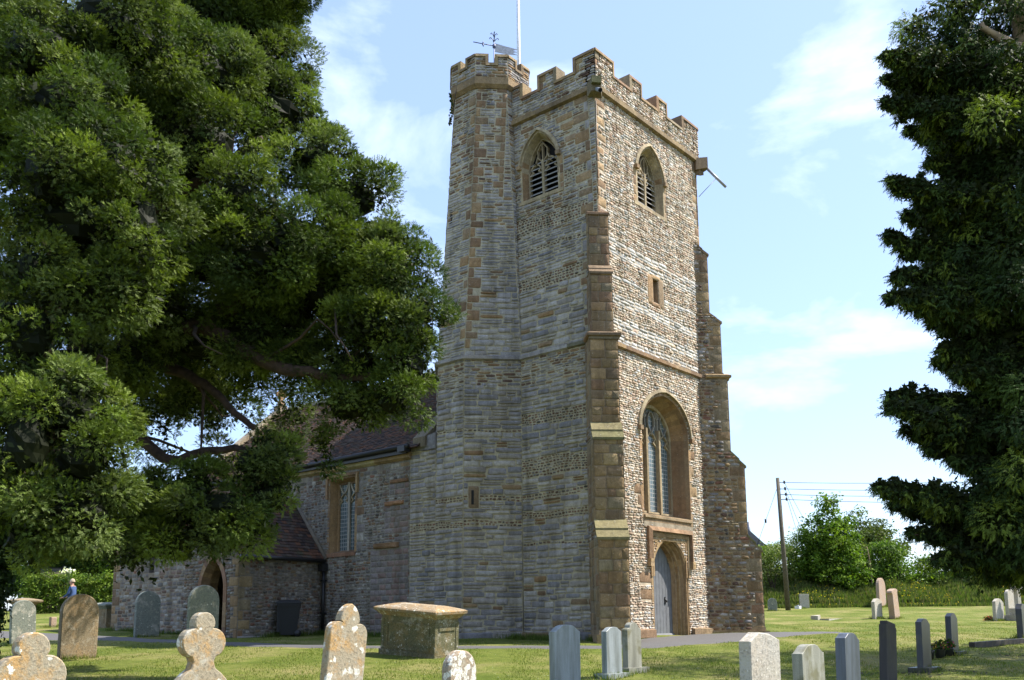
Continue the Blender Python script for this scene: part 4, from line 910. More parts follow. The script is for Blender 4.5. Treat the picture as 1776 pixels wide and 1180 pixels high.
# ================================================================== gravestones
def gm(pts, t, bev):
    """prism with softened edges: outline in (y, z), thickness along x"""
    o = [tuple(p) for p in pts]; a = offset(o, bev, True); n = len(o); rings = [(-t/2, a), (-t/2+bev, o), (t/2-bev, o), (t/2, a)]
    V = [(x, p[0], p[1]) for x, q in rings for p in q]
    F = [(r*n+k, r*n+(k+1) % n, (r+1)*n+(k+1) % n, (r+1)*n+k) for r in range(3) for k in range(n)]
    tr = geometry.tessellate_polygon([[Vector((p[0], p[1], 0)) for p in o]])
    F += [tuple(t_) for t_ in tr]+[tuple(3*n+k for k in t_) for t_ in tr]
    return V, F
def profile(kind, w, h):
    a = w/2; S = []
    if kind == 'round': S = [(a*math.cos(t), h-a+a*math.sin(t)) for t in np.linspace(0, math.pi, 15)]
    elif kind == 'segment': S = [(a*math.cos(t), h-.42*a+.42*a*math.sin(t)) for t in np.linspace(0, math.pi, 13)]
    elif kind == 'ogee': S = [(a, h-.16*w), (a*.93, h-.155*w), (a*.75, h-.11*w), (a*.5, h-.035*w), (a*.25, h-.005*w), (0, h), (-a*.25, h-.005*w), (-a*.5, h-.035*w), (-a*.75, h-.11*w), (-a*.93, h-.155*w), (-a, h-.16*w)]
    elif kind == 'peak': S = [(a, h-.2*w), (a*.35, h-.02*w), (0, h), (-a*.35, h-.02*w), (-a, h-.2*w)]
    elif kind == 'lowpeak': S = [(a, h-.10*w), (a*.3, h-.01), (-a*.4, h), (-a, h-.14*w)]
    elif kind == 'chamfer': S = [(a, h-.22*w), (a*.6, h), (-a*.6, h), (-a, h-.22*w)]
    elif kind == 'flat': S = [(a, h-.01), (-a, h)]
    elif kind == 'step': S = [(a, h-.05), (a*.82, h-.05), (a*.82, h), (-a*.82, h), (-a*.82, h-.05), (-a, h-.05)]
    elif kind == 'gothic': S = [(x, z) for x, z in arch(-a, a, 0, h-.95*a, h, 9)[1:-1][::-1]]
    elif kind == 'collar': S = [(a*.9, h*.86), (a*1.08, h*.90), (a*.95, h*.96), (a*.45, h), (-a*.45, h), (-a*.95, h*.96), (-a*1.08, h*.90), (-a*.9, h*.86)]
    elif kind == 'hump': S = [(a, h-.30*w), (a*.9, h-.24*w), (a*.62, h-.21*w)]+[(a*.62*math.cos(t), h-.21*w+.21*w*math.sin(t)) for t in np.linspace(.15, math.pi-.15, 9)]+[(-a*.62, h-.21*w), (-a*.9, h-.24*w), (-a, h-.30*w)]
    elif kind == 'shoulder':
        S = [(a, h*.72)]+[(a*.56+a*.44*math.cos(t), h*.74+a*.44*math.sin(t)) for t in np.linspace(0, math.pi*.62, 6)]
        top = [(x, z) for x, z in arch(-a*.52, a*.52, 0, h-.75*a, h, 7)[1:-1][::-1]]; top = [p for p in top if p[1] > h*.80]
        S = S+top+[(-x, z) for x, z in S[::-1]]
    elif kind == 'trefoil' or kind == 'trefoil_big':
        r1, r2 = w*.30, w*.235; cz = h-w*.63; k = w/2-r1; S = [(w*.62, 0), (w*.60, max(h-w*1.75, .06)), (w*.56, h-w*1.40), (w*.42, h-w*1.26), (w*.28, h-w*1.16), (w*.235, h-w*1.02)]
        lob = lambda cx, cy_, r, a0, a1: [(cx+r*math.cos(t), cy_+r*math.sin(t)) for t in np.linspace(a0, a1, 12)]
        S += lob(k, cz, r1, -math.pi*.42, math.pi*.50)+lob(0, h-r2, r2, -.22, math.pi+.22)+lob(-k, cz, r1, math.pi*.50, math.pi*1.42)+[(-x, z) for x, z in [(w*.235, h-w*1.02), (w*.28, h-w*1.16), (w*.42, h-w*1.26), (w*.56, h-w*1.40), (w*.60, max(h-w*1.75, .06)), (w*.62, 0)]]
        return S
    return [(a, 0)]+S+[(-a, 0)]
def headstone(kind, v, u, w, t, h, m, label, yaw=0, ly=0, lx=0, base=None, cat='headstone', sink=.12, group='gravestones standing in the churchyard', name='headstone', bev=.006, dz=0):
    p = W(v, u); r = thing(name, label, cat, (p[0], p[1], p[2]+dz), group)
    pts = profile(kind, w, h); pts = [(y, z if z > .001 else -sink) for y, z in pts]
    V, F = gm(pts, t, bev); B = MB(); B.add(V, F, m); 
    s = B.build('slab', r); s.rotation_euler = (ly, lx, yaw)
    if base:
        bw_, bt, bh = base; B = MB(); B.hexa([(-bt/2, -bw_/2), (bt/2, -bw_/2), (bt/2, bw_/2), (-bt/2, bw_/2)], -.15, bh, m); b = B.build('plinth', r); b.rotation_euler = (0, 0, yaw)
    return r
Hs = headstone
Hs('trefoil', -3.64, 11.0, .56, .15, 1.24, M_LICH, 'lichened trefoil-topped gravestone with narrow neck before the green-grey pointed stone', bev=.012)
Hs('trefoil_big', -4.27, 8.35, .60, .15, 1.17, M_LICH, 'lichened trefoil-topped gravestone nearest the yew trunk, lowest in the left corner', bev=.012)
Hs('shoulder', -2.05, 11.1, .56, .12, 1.33, M_LICH, 'tall leaning shouldered gravestone blotched with white and orange lichen', ly=R(-6), bev=.01)
Hs('gothic', -2.62, 14.2, .55, .12, 1.0, M_TOMB, 'dark mossy headstone leaning steeply behind the white-blotched shouldered stone', ly=R(-17), bev=.01)
Hs('round', -.57, 9.9, .42, .13, .86, M_LICHW, 'small round-topped stump of a gravestone crusted white with lichen', bev=.02)
Hs('round', -9.2, 19.9, .76, .17, 1.34, M_OLD, 'large plain brown round-topped headstone on the grass beside the path', bev=.015, yaw=R(-4))
Hs('round', -11.15, 28.6, .74, .15, 1.40, M_OLDG, 'tall weathered dark headstone standing against the church beyond the path', yaw=R(-6), bev=.012)
Hs('gothic', -7.6, 23.0, .80, .13, 1.50, M_OLDG, 'green-grey pointed headstone with pale stains in front of the porch doorway', bev=.012)
Hs('round', -12.5, 24.0, .60, .14, 1.16, M_OLDG, 'grey headstone spotted with white lichen in the shade of the ivy-clad trunk', ly=R(3), bev=.012)
Hs('ogee', .68, 12.5, .55, .10, .98, M_GRL, 'smooth pale grey granite headstone with a gently curved top, left of the grey pair', bev=.004)
Hs('ogee', 1.58, 15.2, .43, .10, .80, M_GRL, 'small pale grey headstone on a plinth, left of the algae-streaked one', base=(.62, .28, .07), bev=.004)
Hs('hump', 1.98, 15.8, .42, .11, .84, M_GRW, 'weathered grey headstone with round-shouldered hump and green algae streaks', base=(.62, .28, .10), bev=.006)
Hs('lowpeak', 2.37, 9.15, .64, .125, 1.06, M_PALE, 'thick pale rough-faced headstone in the sunlight nearest the camera on the right', ly=R(-2), bev=.01)
Hs('ogee', 2.74, 8.8, .50, .10, .97, M_GRW, 'low grey headstone with yellow-green algae and a curved top, right of the thick pale one', bev=.005)
Hs('ogee', 3.62, 10.3, .42, .11, .98, M_GRB, 'blue-grey slate headstone with a sharply curved top and worn face', ly=R(-4), bev=.004)
Hs('step', 4.88, 12.4, .38, .10, .99, M_GRK, 'nearly black headstone with stepped shoulders leaning to the left', ly=R(-9), bev=.006)
Hs('ogee', 6.85, 15.8, .45, .10, .86, M_GRD, 'dark slate headstone on a slate plinth with disturbed soil in front', ly=R(-5), base=(.66, .34, .06), bev=.004)
Hs('peak', 8.78, 18.9, .45, .11, .82, M_GRD, 'dark slate headstone with a peaked top beside the flower pots', ly=R(-6), base=(.66, .34, .06), bev=.004)
Hs('chamfer', 12.6, 23.3, .62, .14, .84, M_GRD, 'dark corner-cut headstone at the end of the low stone kerb', ly=R(-4), bev=.004)
Hs('ogee', 13.95, 36, .80, .13, .78, M_PALE, 'small speckled pale headstone out on the sunny lawn', bev=.01)
Hs('round', 18.7, 47.6, .95, .16, 1.48, M_PINK, 'tall narrow pinkish headstone standing by the flowering bank', bev=.012, ly=R(-2))
Hs('collar', 14.7, 36.2, .62, .22, 1.14, M_PINK, 'pinkish pillar gravestone with a moulded cap leaning to the right', ly=R(8), bev=.012)
Hs('flat', 14.6, 47, .46, .10, .72, M_PALE, 'square-topped pale headstone below the grassy bank', yaw=R(-50), bev=.006)
Hs('round', 12.3, 44.5, .42, .12, .60, M_OLDG, 'small grey round-cornered headstone close to the right buttress', yaw=R(-50), bev=.01)
Hs('peak', 17.55, 34, .62, .12, .80, M_PALE, 'short cream headstone with a peaked top beside red flowers', yaw=R(-12), ly=R(-4), bev=.008)
Hs('segment', 19.1, 36, .78, .13, 1.08, M_PALE, 'taller cream curved-topped headstone behind the red flowers', yaw=R(-10), ly=R(-2), bev=.01)
Hs('flat', -17.45, 35.6, .22, .18, .38, M_PINK, 'stubby little pinkish marker stone on the far lawn by the path', bev=.02)
gb = np.array([o.location[:2] for o in bpy.data.objects if o.name.startswith('headstone')]); gb = np.concatenate([gb+[dx, dy] for dx in (-.1, .1) for dy in (-.28, -.1, .1, .28)])
blades(14000, 0, 0, .09, .007, GP+[(.09, .14, .02)], 'grass_tufts', centers=gb, spread=.06)
r_ = np.random.default_rng(77); n = 420; u = 14+14*r_.random(n); v = (r_.random(n)-.5)*u*1.1; q = np.array([W(b_, a_) for a_, b_ in zip(u, v)]); q = q[~in_path(q[:, 0], q[:, 1])]; th = np.arange(6)*math.pi/3
V = np.stack([q[:, None, :]+np.stack([.011*np.cos(th), .011*np.sin(th), .035+0*th], 1)[None]], 0).reshape(-1, 3); B = MB(); B.add(V, np.arange(len(V)).reshape(-1, 6), M_WHITE); tag(B.build('daisies'), kind='stuff')
# wheel-less stone cross on steps
p = W(18.3, 34); r = thing('stone_cross', 'tall yellowish stone cross on a stepped base at the right edge', 'grave cross', p, 'gravestones standing in the churchyard')
B = MB(); B.box((-.08, -.08, .42), (.08, .08, 1.5), M_PALE); B.hexa([(-.085, -.22), (.085, -.22), (.085, .22), (-.085, .22)], 1.12, 1.29, M_PALE); s = B.build('cross', r); s.rotation_euler = (0, 0, R(-25))
B = MB(); B.box((-.34, -.34, -.2), (.34, .34, .2), M_PALE); B.box((-.22, -.22, .2), (.22, .22, .44), M_PALE); s = B.build('stepped_base', r); s.rotation_euler = (0, 0, R(-25))
# chest tombs
def tomb(v, u, L_, Wd, h, label, yaw=0, lean=(0, 0), mt=M_TOMB, mt2=M_TOMB, over=.13):
    p = W(v, u); r = thing('chest_tomb', label, 'chest tomb', p, 'chest tombs in the churchyard'); r.rotation_euler = (lean[0], lean[1], yaw)
    a, b = L_/2, Wd/2; B = MB(); B.box((-a, -b, -.15), (a, b, h-.10), mt)
    for sx in (-1, 1):
        for sy in (-1, 1): B.box((sx*a-.07 if sx > 0 else sx*a-.012, sy*b-.07 if sy > 0 else sy*b-.012, .1), (sx*a+.012 if sx > 0 else sx*a+.07, sy*b+.012 if sy > 0 else sy*b+.07, h-.18), mt)
    B.box((-a-.04, -b-.04, -.15), (a+.04, b+.04, .09), mt); B.build('chest', r)
    B = MB()
    for sy in (-1, 1):   # sunk panels read from raised frame on the long sides
        y0, y1 = (b, b+.02) if sy > 0 else (-b-.02, -b)
        for (x0, x1, z0, z1) in ((-a+.16, a-.16, .14, .19), (-a+.16, a-.16, h-.30, h-.25), (-a+.16, -a+.2, .19, h-.30), (a-.2, a-.16, .19, h-.30)): B.box((x0, y0, z0), (x1, y1, z1), mt)
    for sx in (-1, 1):
        x0, x1 = (a, a+.02) if sx > 0 else (-a-.02, -a); B.box((x0, -b+.1, h-.36), (x1, b-.1, h-.30), mt)
    B.build('panel_frame', r)
    B = MB(); c = over
    prof = [(.02, h-.12), (.05, h-.08), (c-.03, h-.03), (c, h-.02), (c+.01, h+.035), (c-.03, h+.06), (-.18, h+.13)]
    V = []; F = []
    for (o_, z) in prof: V += [(-a-o_, -b-o_, z), (a+o_, -b-o_, z), (a+o_, b+o_, z), (-a-o_, b+o_, z)]
    for k in range(len(prof)-1): F += [(k*4+e, k*4+(e+1) % 4, k*4+4+(e+1) % 4, k*4+4+e) for e in range(4)]
    F += [tuple(len(V)-4+e for e in range(4)), (3, 2, 1, 0)]; B.add(V, F, mt2); B.build('lid', r); return r
tomb(-2.0, 19.9, 1.62, .66, .93, 'mossy chest tomb with an overhanging lichened lid in the middle of the lawn', lean=(R(2.5), R(4.5)), mt2=M_LID)
tomb(-15.4, 35.6, 1.15, .62, .78, 'dark-lidded chest tomb beside the far corner of the church', mt=M_OLD, mt2=M_OLDG)
tomb(-17.9, 34.3, .62, .55, 1.0, 'narrow pedestal tomb with a flat overhanging lid behind the lichen-spotted stone', mt=M_PINK, mt2=M_OLD, over=.18)
# low grave kerbs
def kerb(label, pts, w, h, m, name='grave_kerb', cat='grave kerb'):
    B = MB(); 
    for a_, b_ in zip(pts[:-1], pts[1:]):
        a_, b_ = np.array(W(*a_)), np.array(W(*b_)); d = (b_-a_)[:2]; d /= np.linalg.norm(d); n_ = np.array([-d[1], d[0]])*w/2
        q = [tuple(a_[:2]-n_), tuple(b_[:2]-n_), tuple(b_[:2]+n_), tuple(a_[:2]+n_)]; B.hexa(q, min(a_[2], b_[2])-.1, [a_[2]+h, b_[2]+h, b_[2]+h, a_[2]+h], m)
    return tag(B.build(name), label, cat)
kerb('long low grey stone kerb edging the shaded plots on the right', [(10.0, 20.6), (12.4, 22.1), (15.4, 23.0)], .14, .11, M_GRK)
r = thing('sunken_ledger', 'half sunken flat grave slab with two small footstones on the lawn', 'grave slab', W(11.9, 36)); B = MB(); B.box((-.3, -.4, -.05), (.35, 1.9, .035), M_PALE); B.build('slab', r)
for x, y in ((-.1, -.45), (-.35, -.05)): B = MB(); B.hexa([(x-.1, y-.12), (x+.1, y-.12), (x+.1, y+.12), (x-.1, y+.12)], -.05, [.15, .14, .18, .16], M_PALE); B.build('footstone', r)
r = tag(None or thing('vase_block', 'little white block vase in front of the square-topped headstone', 'flower vase', W(14.15, 46.6)));  B = MB(); B.hexa([(-.12, -.12), (.12, -.12), (.12, .12), (-.12, .12)], 0, .14, M_WHITE); B.tube([(0, 0, .14), (0, 0, .18)], .06, M_LEAD); B.build('block', r)
# flowers
def flowers(v, u, label, cols, n=120, rad=.16, h=.28, pot=True, dz=0):
    r = thing('flower_pot', label, 'flowers', W(v, u)); B = MB()
    if pot: B.tube([(0, 0, -.02), (0, 0, .14), (0, 0, .15)], [.08, .11, .115], M_GRD, n=12); B.build('pot', r); B = MB()
    q = RNG.normal(0, 1, (n, 3)); q /= np.linalg.norm(q, axis=1)[:, None]; q[:, 2] = abs(q[:, 2]); c0 = q*rad*RNG.uniform(.4, 1, (n, 1))+[0, 0, .14 if pot else .02]; c0[:, 2] *= h/rad*.55
    for k in range(n):
        pet = random.random() < .45; c = pick(cols) if pet else np.array((.05, .09, .02)); s_ = .022 if pet else .04
        d1 = RNG.normal(0, 1, 3); d1 /= np.linalg.norm(d1); d2 = np.cross(d1, RNG.normal(0, 1, 3)); d2 /= np.linalg.norm(d2)
        B.add([c0[k]+d1*s_, c0[k]+d2*s_*.6, c0[k]-d1*s_, c0[k]-d2*s_*.6], [(0, 1, 2, 3)], M_LEAF, c)
    for k in range(10): B.tube([(0, 0, .08 if pot else 0), tuple(c0[k])], .004, M_LEAF, (.05, .09, .02), n=4)
    B.build('blooms', r); return r
flowers(8.25, 18.3, 'dark pot of yellow and purple flowers beside the peaked slate headstone', [(.5, .4, .05), (.2, .05, .25), (.3, .05, .1)], 260, .17, .34)
flowers(8.55, 18.6, 'second, redder flower pot tucked against the peaked slate headstone', [(.35, .03, .05), (.2, .04, .2)], 200, .14, .30)
flowers(7.95, 18.1, 'low pale bowl of flowers on the grass left of the dark pots', [(.6, .6, .6), (.4, .3, .5)], 120, .12, .18)
flowers(17.3, 34.2, 'bunch of bright pink and red flowers by the cream peaked headstone', [(.75, .08, .12), (.8, .25, .3), (.7, .05, .05)], 300, .20, .34, pot=False)
# disturbed soil in front of the slate stones
B = MB(); 
for (v, u, n, s) in ((6.2, 15.4, 46, .45), (7.4, 15.5, 26, .35), (9.6, 18.4, 26, .4)):
    for k in range(n):
        q = W(v+random.gauss(0, s), u+random.gauss(0, .28)); s_ = random.uniform(.008, .022); B.hexa([(q[0]+s_*math.cos(t)*random.uniform(.7, 1.2), q[1]+s_*math.sin(t)*random.uniform(.7, 1.2)) for t in np.arange(0, 6.2, 1.05)], q[2]-.03, q[2]+s_*.6, M_WOOD)
tag(B.build('loose_soil'), kind='stuff')

# ================================================================== foliage
def unit(v): return v/np.maximum(np.linalg.norm(v, axis=-1, keepdims=True), 1e-9)
def sprays(C, D, L_, nb, bl, bw, col, droop=0., seed=1, m=None, B=None, NR=None):
    """C centres (n,3), D directions; each spray carries nb thin pointed leaflets along its twig"""
    r = np.random.default_rng(seed); n = len(C); D = unit(D); NR = unit(NR+r.normal(0, .35, (n, 3))); S = unit(np.cross(D, NR)); U = np.cross(S, D)
    V = []; 
    for k in range(nb):
        f = k/max(nb-1, 1); side = 1 if k % 2 else -1
        base = C+D*(L_*f)[:, None]; dirv = unit(D*.75+S*side*(.9-.55*f)+U*r.normal(0, .16, (n, 1))+np.array([0, 0, -droop]))
        ln = bl*(1.05-.45*f)*r.uniform(.75, 1.25, (n, 1)); wv = unit(np.cross(dirv, U+S*.35*r.normal(0, 1, (n, 1))))*bw*.5
        V.append(np.stack([base-wv, base+wv, base+dirv*ln], 1))
    V = np.stack(V, 1).reshape(-1, 3); c = np.repeat(col, nb, 0)
    B.add(V, np.arange(len(V)).reshape(-1, 3), m, c)
def lobe_points(lobes, dens, r, shell=.72):
    """lobes (x,y,z,rx(horizontal),rz,weight) -> puff centres and outward directions"""
    P, O = [], []
    for (x, y, z, ra, rz, w) in lobes:
        n = max(3, int(dens*w*4*math.pi*((ra*ra)**.8*(2*ra*rz)**.8/3*3)**(1/1.6)*.33*1.0)) if False else max(3, int(dens*w*4.2*(ra*ra*.4+ra*rz*.6)))
        d = unit(r.normal(0, 1, (n, 3))); q = d*(shell+(1-shell)*r.random((n, 1))**.6)
        P.append(np.array([x, y, z])+q*[ra, ra, rz]); O.append(unit(d/[ra, ra, rz]))
    return np.concatenate(P), np.concatenate(O)
def needle_foliage(lobes, dens, per, seed, name, parent, pals, puff=.36, L_=.07, nb=6, bl=.045, bw=.016, droop=0., up=.35, core=1., extra=None, flat=.75, inner_shade=(.022, .030, .010), cs=.055):
    """rounded sub-clumps of short sprays on each bough mass, with inner shade painted as near-black hulls and dark leaves"""
    r = np.random.default_rng(seed); P, O = lobe_points(lobes, dens, r); n = len(P); sz = puff*r.uniform(.55, 1.35, (n, 1))
    if extra is not None: P = np.concatenate([P, extra[0]]); O = np.concatenate([O, extra[1]]); sz = np.concatenate([sz, extra[2]])
    n = len(P); pc = np.array(pals)[r.integers(0, len(pals), n)]*r.uniform(.75, 1.3, (n, 1)); k = np.maximum(8, (per*(sz[:, 0]/puff)**2).astype(int))
    rp = lambda x: np.repeat(x, k, 0)
    C, o, s, c = rp(P), rp(O), rp(sz), rp(pc)
    d = unit(r.normal(0, 1, C.shape)+o*.55+np.array([0, 0, up])); C = C+d*s*(.55+.45*r.random((len(C), 1))**.6+.10*r.normal(0, 1, (len(C), 1)))*[1, 1, flat]
    D = unit(d*.75+o*.2+r.normal(0, .5, C.shape)*[1, 1, .7]-np.array([0, 0, droop])); c = c*r.uniform(.7, 1.35, (len(c), 1))
    B = MB(); sprays(C, D, np.full(len(C), L_)*r.uniform(.6, 1.4, len(C)), nb, bl, bw, c, droop, seed+1, M_NEED, B, unit(d*.8+o*.2+[0, 0, .55]))
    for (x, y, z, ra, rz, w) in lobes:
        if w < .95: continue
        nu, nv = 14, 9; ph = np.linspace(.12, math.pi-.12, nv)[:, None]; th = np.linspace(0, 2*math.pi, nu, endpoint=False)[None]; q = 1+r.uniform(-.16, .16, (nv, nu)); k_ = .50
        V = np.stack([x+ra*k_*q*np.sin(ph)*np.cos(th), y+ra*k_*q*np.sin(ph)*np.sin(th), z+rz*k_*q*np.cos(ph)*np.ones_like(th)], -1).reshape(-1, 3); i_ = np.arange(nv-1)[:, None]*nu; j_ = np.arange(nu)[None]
        F = np.stack([i_+j_, i_+nu+j_, i_+nu+(j_+1) % nu, i_+(j_+1) % nu], -1).reshape(-1, 4); B.add(V, F, M_NEED, np.array(inner_shade)*.4)  # opaque hull blocking the sky, near-black for the shade inside the crown
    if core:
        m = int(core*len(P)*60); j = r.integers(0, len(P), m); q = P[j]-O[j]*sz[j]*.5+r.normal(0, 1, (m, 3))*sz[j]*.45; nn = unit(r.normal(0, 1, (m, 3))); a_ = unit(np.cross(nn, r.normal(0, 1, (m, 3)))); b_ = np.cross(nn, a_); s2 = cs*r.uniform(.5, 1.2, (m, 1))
        B.add(np.stack([q-a_*s2, q+b_*s2*.5, q+a_*s2, q-b_*s2*.5], 1).reshape(-1, 3), np.arange(m*4).reshape(-1, 4), M_NEED, np.array(inner_shade)*r.uniform(.7, 1.3, (m, 1)))  # inner leaves with the crown's shade put into their colour
    return B.build(name, parent)
def leaf_foliage(lobes, dens, per, seed, name, parent, pals, puff=.35, ls=.06, up=.5, mk=None, shell=.45):
    r = np.random.default_rng(seed); P, O = lobe_points(lobes, dens, r, shell); n = len(P)
    pc = np.array(pals)[r.integers(0, len(pals), n)]*r.uniform(.75, 1.3, (n, 1)); C = np.repeat(P, per, 0); o = np.repeat(O, per, 0); c = np.repeat(pc, per, 0)
    C = C+r.normal(0, puff*.5, C.shape)*[1, 1, .65]; nn = unit(r.normal(0, .75, C.shape)+o*.5+[0, 0, up]); a = unit(np.cross(nn, r.normal(0, 1, C.shape))); b_ = np.cross(nn, a); s = ls*r.uniform(.6, 1.3, (len(C), 1))
    V = np.stack([C-a*s, C+b_*s*.55, C+a*s, C-b_*s*.55], 1); c = c*r.uniform(.8, 1.25, (len(c), 1))
    if mk is not None: k = r.random(len(c)) < mk[1]; c[k] = np.array(mk[0])*r.uniform(.8, 1.1, (k.sum(), 1))
    B = MB(); B.add(V.reshape(-1, 3), np.arange(len(V)*4).reshape(-1, 4), M_LEAF, c); return B.build(name, parent)
def LB(v, u, z, ra, rz, w=1.): p = W(v, u, z); return (p[0], p[1], z, ra, rz, w)
def limb(B, pts, r0, r1, m, n=10, rough=.22, seg=14, wob=.06):
    q = resample3(pts, seg); q = q+RNG.normal(0, wob, q.shape)*np.linspace(0, 1, seg)[:, None]*r0*4; B.tube(q, np.linspace(r0, r1, seg), m, n=n, rough=rough)
    return q
def resample3(P, n):
    P = np.array(P, float); k = np.linspace(0, len(P)-1, n); i = np.minimum(k.astype(int), len(P)-2); f = (k-i)[:, None]
    Pp = np.vstack([2*P[0]-P[1], P, 2*P[-1]-P[-2]]); a, b, c, d = Pp[i], Pp[i+1], Pp[i+2], Pp[i+3]
    return .5*((2*b)+(c-a)*f+(2*a-5*b+4*c-d)*f*f+(3*b-a-3*c+d)*f**3)
LEFT = [LB(-4.94,17,10.63,1.06,1.0,1.0), LB(-6.1,17,11.88,1.69,1.37,1.0), LB(-7.69,18,11.25,1.79,1.57,1.0), LB(-5.31,17,11.25,0.97,0.9,1.0), LB(-4.49,16.5,9.61,0.94,0.64,1.0), LB(-3.61,16,8.38,0.81,0.52,1.0), LB(-2.77,15.5,7.43,0.77,0.48,1.0), LB(-2.29,15.5,6.69,0.77,0.53,1.0), LB(-2.11,15,5.88,0.82,0.58,1.0), LB(-1.64,15,5.1,0.61,0.32,1.0), LB(-2.31,15,4.78,0.93,0.47,1.0), LB(-1.7,15,4.22,0.51,0.48,1.0), LB(-1.94,15,3.63,0.47,0.39,1.0), LB(-2.79,15.5,3.7,0.6,0.5,1.0), LB(-3.24,16,3.08,0.3,0.5,0.7), LB(-4.05,16,5.68,1.09,0.8,1.0), LB(-3.61,15,6.34,1.07,0.79,1.0), LB(-4.12,14.5,5.86,0.86,0.5,1.0), LB(-4.58,14.5,6.84,0.86,0.68,1.0), LB(-5.39,15,8.18,1.12,0.79,1.0), LB(-4.62,17,5.41,1.11,0.53,0.8), LB(-3.46,16,4.55,0.84,0.5,0.8), LB(-4.31,17,4.06,0.48,0.63,0.35), LB(-2.58,15.5,4.36,0.77,0.48,1.0), LB(-3.16,15.5,5.7,1.06,0.67,1.0), LB(-6.24,18,4.19,1.01,0.67,0.45), LB(-7.41,18,3.85,0.67,0.56,0.5), LB(-6.76,18.5,4.87,1.26,0.52,0.5), LB(-5.51,18,4.19,0.67,0.67,0.45), LB(-5.74,17.5,3.21,0.87,0.33,0.35), LB(-4.17,15,2.61,0.58,0.47,1.0), LB(-3.99,15,2.02,0.51,0.45,1.0), LB(-4.58,14.5,1.77,0.77,0.47,1.0), LB(-5.48,15,1.92,0.89,0.56,1.0), LB(-6.08,15,1.6,0.75,0.42,1.0), LB(-4.94,14.5,1.33,0.77,0.23,1.0), LB(-4.45,15,1.51,0.37,0.33,1.0), LB(-5.75,14.5,1.06,0.45,0.11,0.6), LB(-5.2,15,2.2,0.56,0.37,1.0), LB(-6.17,12,7.13,0.78,0.63,1.0), LB(-5.5,12,6.21,0.82,0.67,1.0), LB(-5.09,12,5.37,0.58,0.75,1.0), LB(-5.87,12,5.37,0.89,0.71,1.0), LB(-5.22,12,4.48,0.54,0.39,1.0), LB(-5.72,12,4.41,0.71,0.54,1.0), LB(-6.06,11.5,5.92,0.61,0.75,1.0), LB(-6.16,11.5,3.66,0.5,0.68,1.0), LB(-6.24,11.5,4.58,0.3,0.44,1.0), LB(-5.63,11.5,2.67,0.66,0.51,1.0), LB(-5.41,11.5,2.07,0.56,0.57,1.0), LB(-5.7,11.5,1.4,0.71,0.44,1.0), LB(-5.86,11,2.15,0.49,0.65,1.0), LB(-5.27,11.5,1.37,0.41,0.37,1.0), LB(-6.09,11.5,1.09,0.32,0.3,1.0), LB(-6.74,17,8.12,1.58,1.16,1.0), LB(-5.89,17,6.87,1.21,0.63,1.0), LB(-7.25,15,4.32,0.79,0.42,1.0), LB(-5.76,15.5,9.78,1.35,0.87,1.0), LB(-6.44,13.5,9.27,1.34,0.84,1.0), LB(-6.89,12.5,8.27,0.85,0.78,1.0), LB(-5.05,17,12.3,0.84,0.84,1.0), LB(-6.14,15.5,5.32,1.01,0.53,1.0), LB(-5.35,16,4.85,0.94,0.38,1.0), LB(-6.62,15.5,4.55,0.6,0.4,1.0), LB(-4.51,15.5,4.94,0.67,0.48,1.0), LB(-6.5,17.5,5.25,0.98,0.54,1.0), LB(-4.73,17,4.47,0.48,0.32,0.6), LB(-7.72,19.8,5.33,1.35,0.61,0.8), LB(-5.55,19.5,6.21,1.15,0.73,0.8), LB(-9.3,19.5,4.53,1.45,0.73,0.8), LB(-6.76,19.5,7.17,1.45,0.73,0.8), LB(-8.3,13,6.21,1.29,1.78,1.0), LB(-7.51,12,2.79,0.89,1.27,1.0), LB(-10.43,17,6.04,1.69,2.11,1.0), LB(-5.51,16.5,12.74,1.74,0.92,1.0), LB(-8.74,15,9.38,1.58,1.49,1.0), LB(-7.48,17,9.17,1.48,1.16,1.0)]  # includes unseen lobes behind and out of frame, added to cast shade
RIGHT = [LB(7.06,14,9.1,0.65,0.39,1.0), LB(7.41,14,9.61,0.87,0.52,1.0), LB(6.84,14,8.8,0.42,0.26,1.0), LB(8.37,14.3,8.85,0.53,0.44,1.0), LB(7.76,13,7.57,0.77,0.57,1.0), LB(7.11,12.5,6.63,0.66,0.58,1.0), LB(7.92,13,6.21,0.89,0.89,1.0), LB(7.49,13,5.97,0.65,0.57,1.0), LB(7.48,13,5.18,0.97,0.57,1.0), LB(7.45,13.5,5.46,0.5,0.42,1.0), LB(7.5,12.5,4.29,0.85,0.7,1.0), LB(7.25,13,4.62,0.65,0.32,0.8), LB(7.45,13,3.66,0.61,0.48,0.8), LB(7.46,12.5,2.91,0.62,0.7,1.0), LB(7.0,12.5,2.56,0.54,0.39,0.8), LB(7.27,12.5,1.83,0.78,0.54,1.0), LB(6.87,13,1.71,0.69,0.31,1.0), LB(6.57,13.2,1.61,0.49,0.29,1.0), LB(7.08,12.8,1.17,0.87,0.4,1.0), LB(6.9,13.2,1.09,0.49,0.29,1.0), LB(7.46,12.5,0.99,0.7,0.39,1.0), LB(7.78,13.5,8.44,0.63,0.5,1.0), LB(7.45,13.5,8.77,0.5,0.42,1.0), LB(8.27,13.5,9.18,0.75,0.5,1.0), LB(8.05,13,6.21,0.97,2.42,1.0), LB(8.21,13,2.54,0.89,2.02,1.0), LB(7.76,13.5,9.43,0.84,0.5,1.0), LB(9.02,14,9.27,1.04,1.39,1.0)]
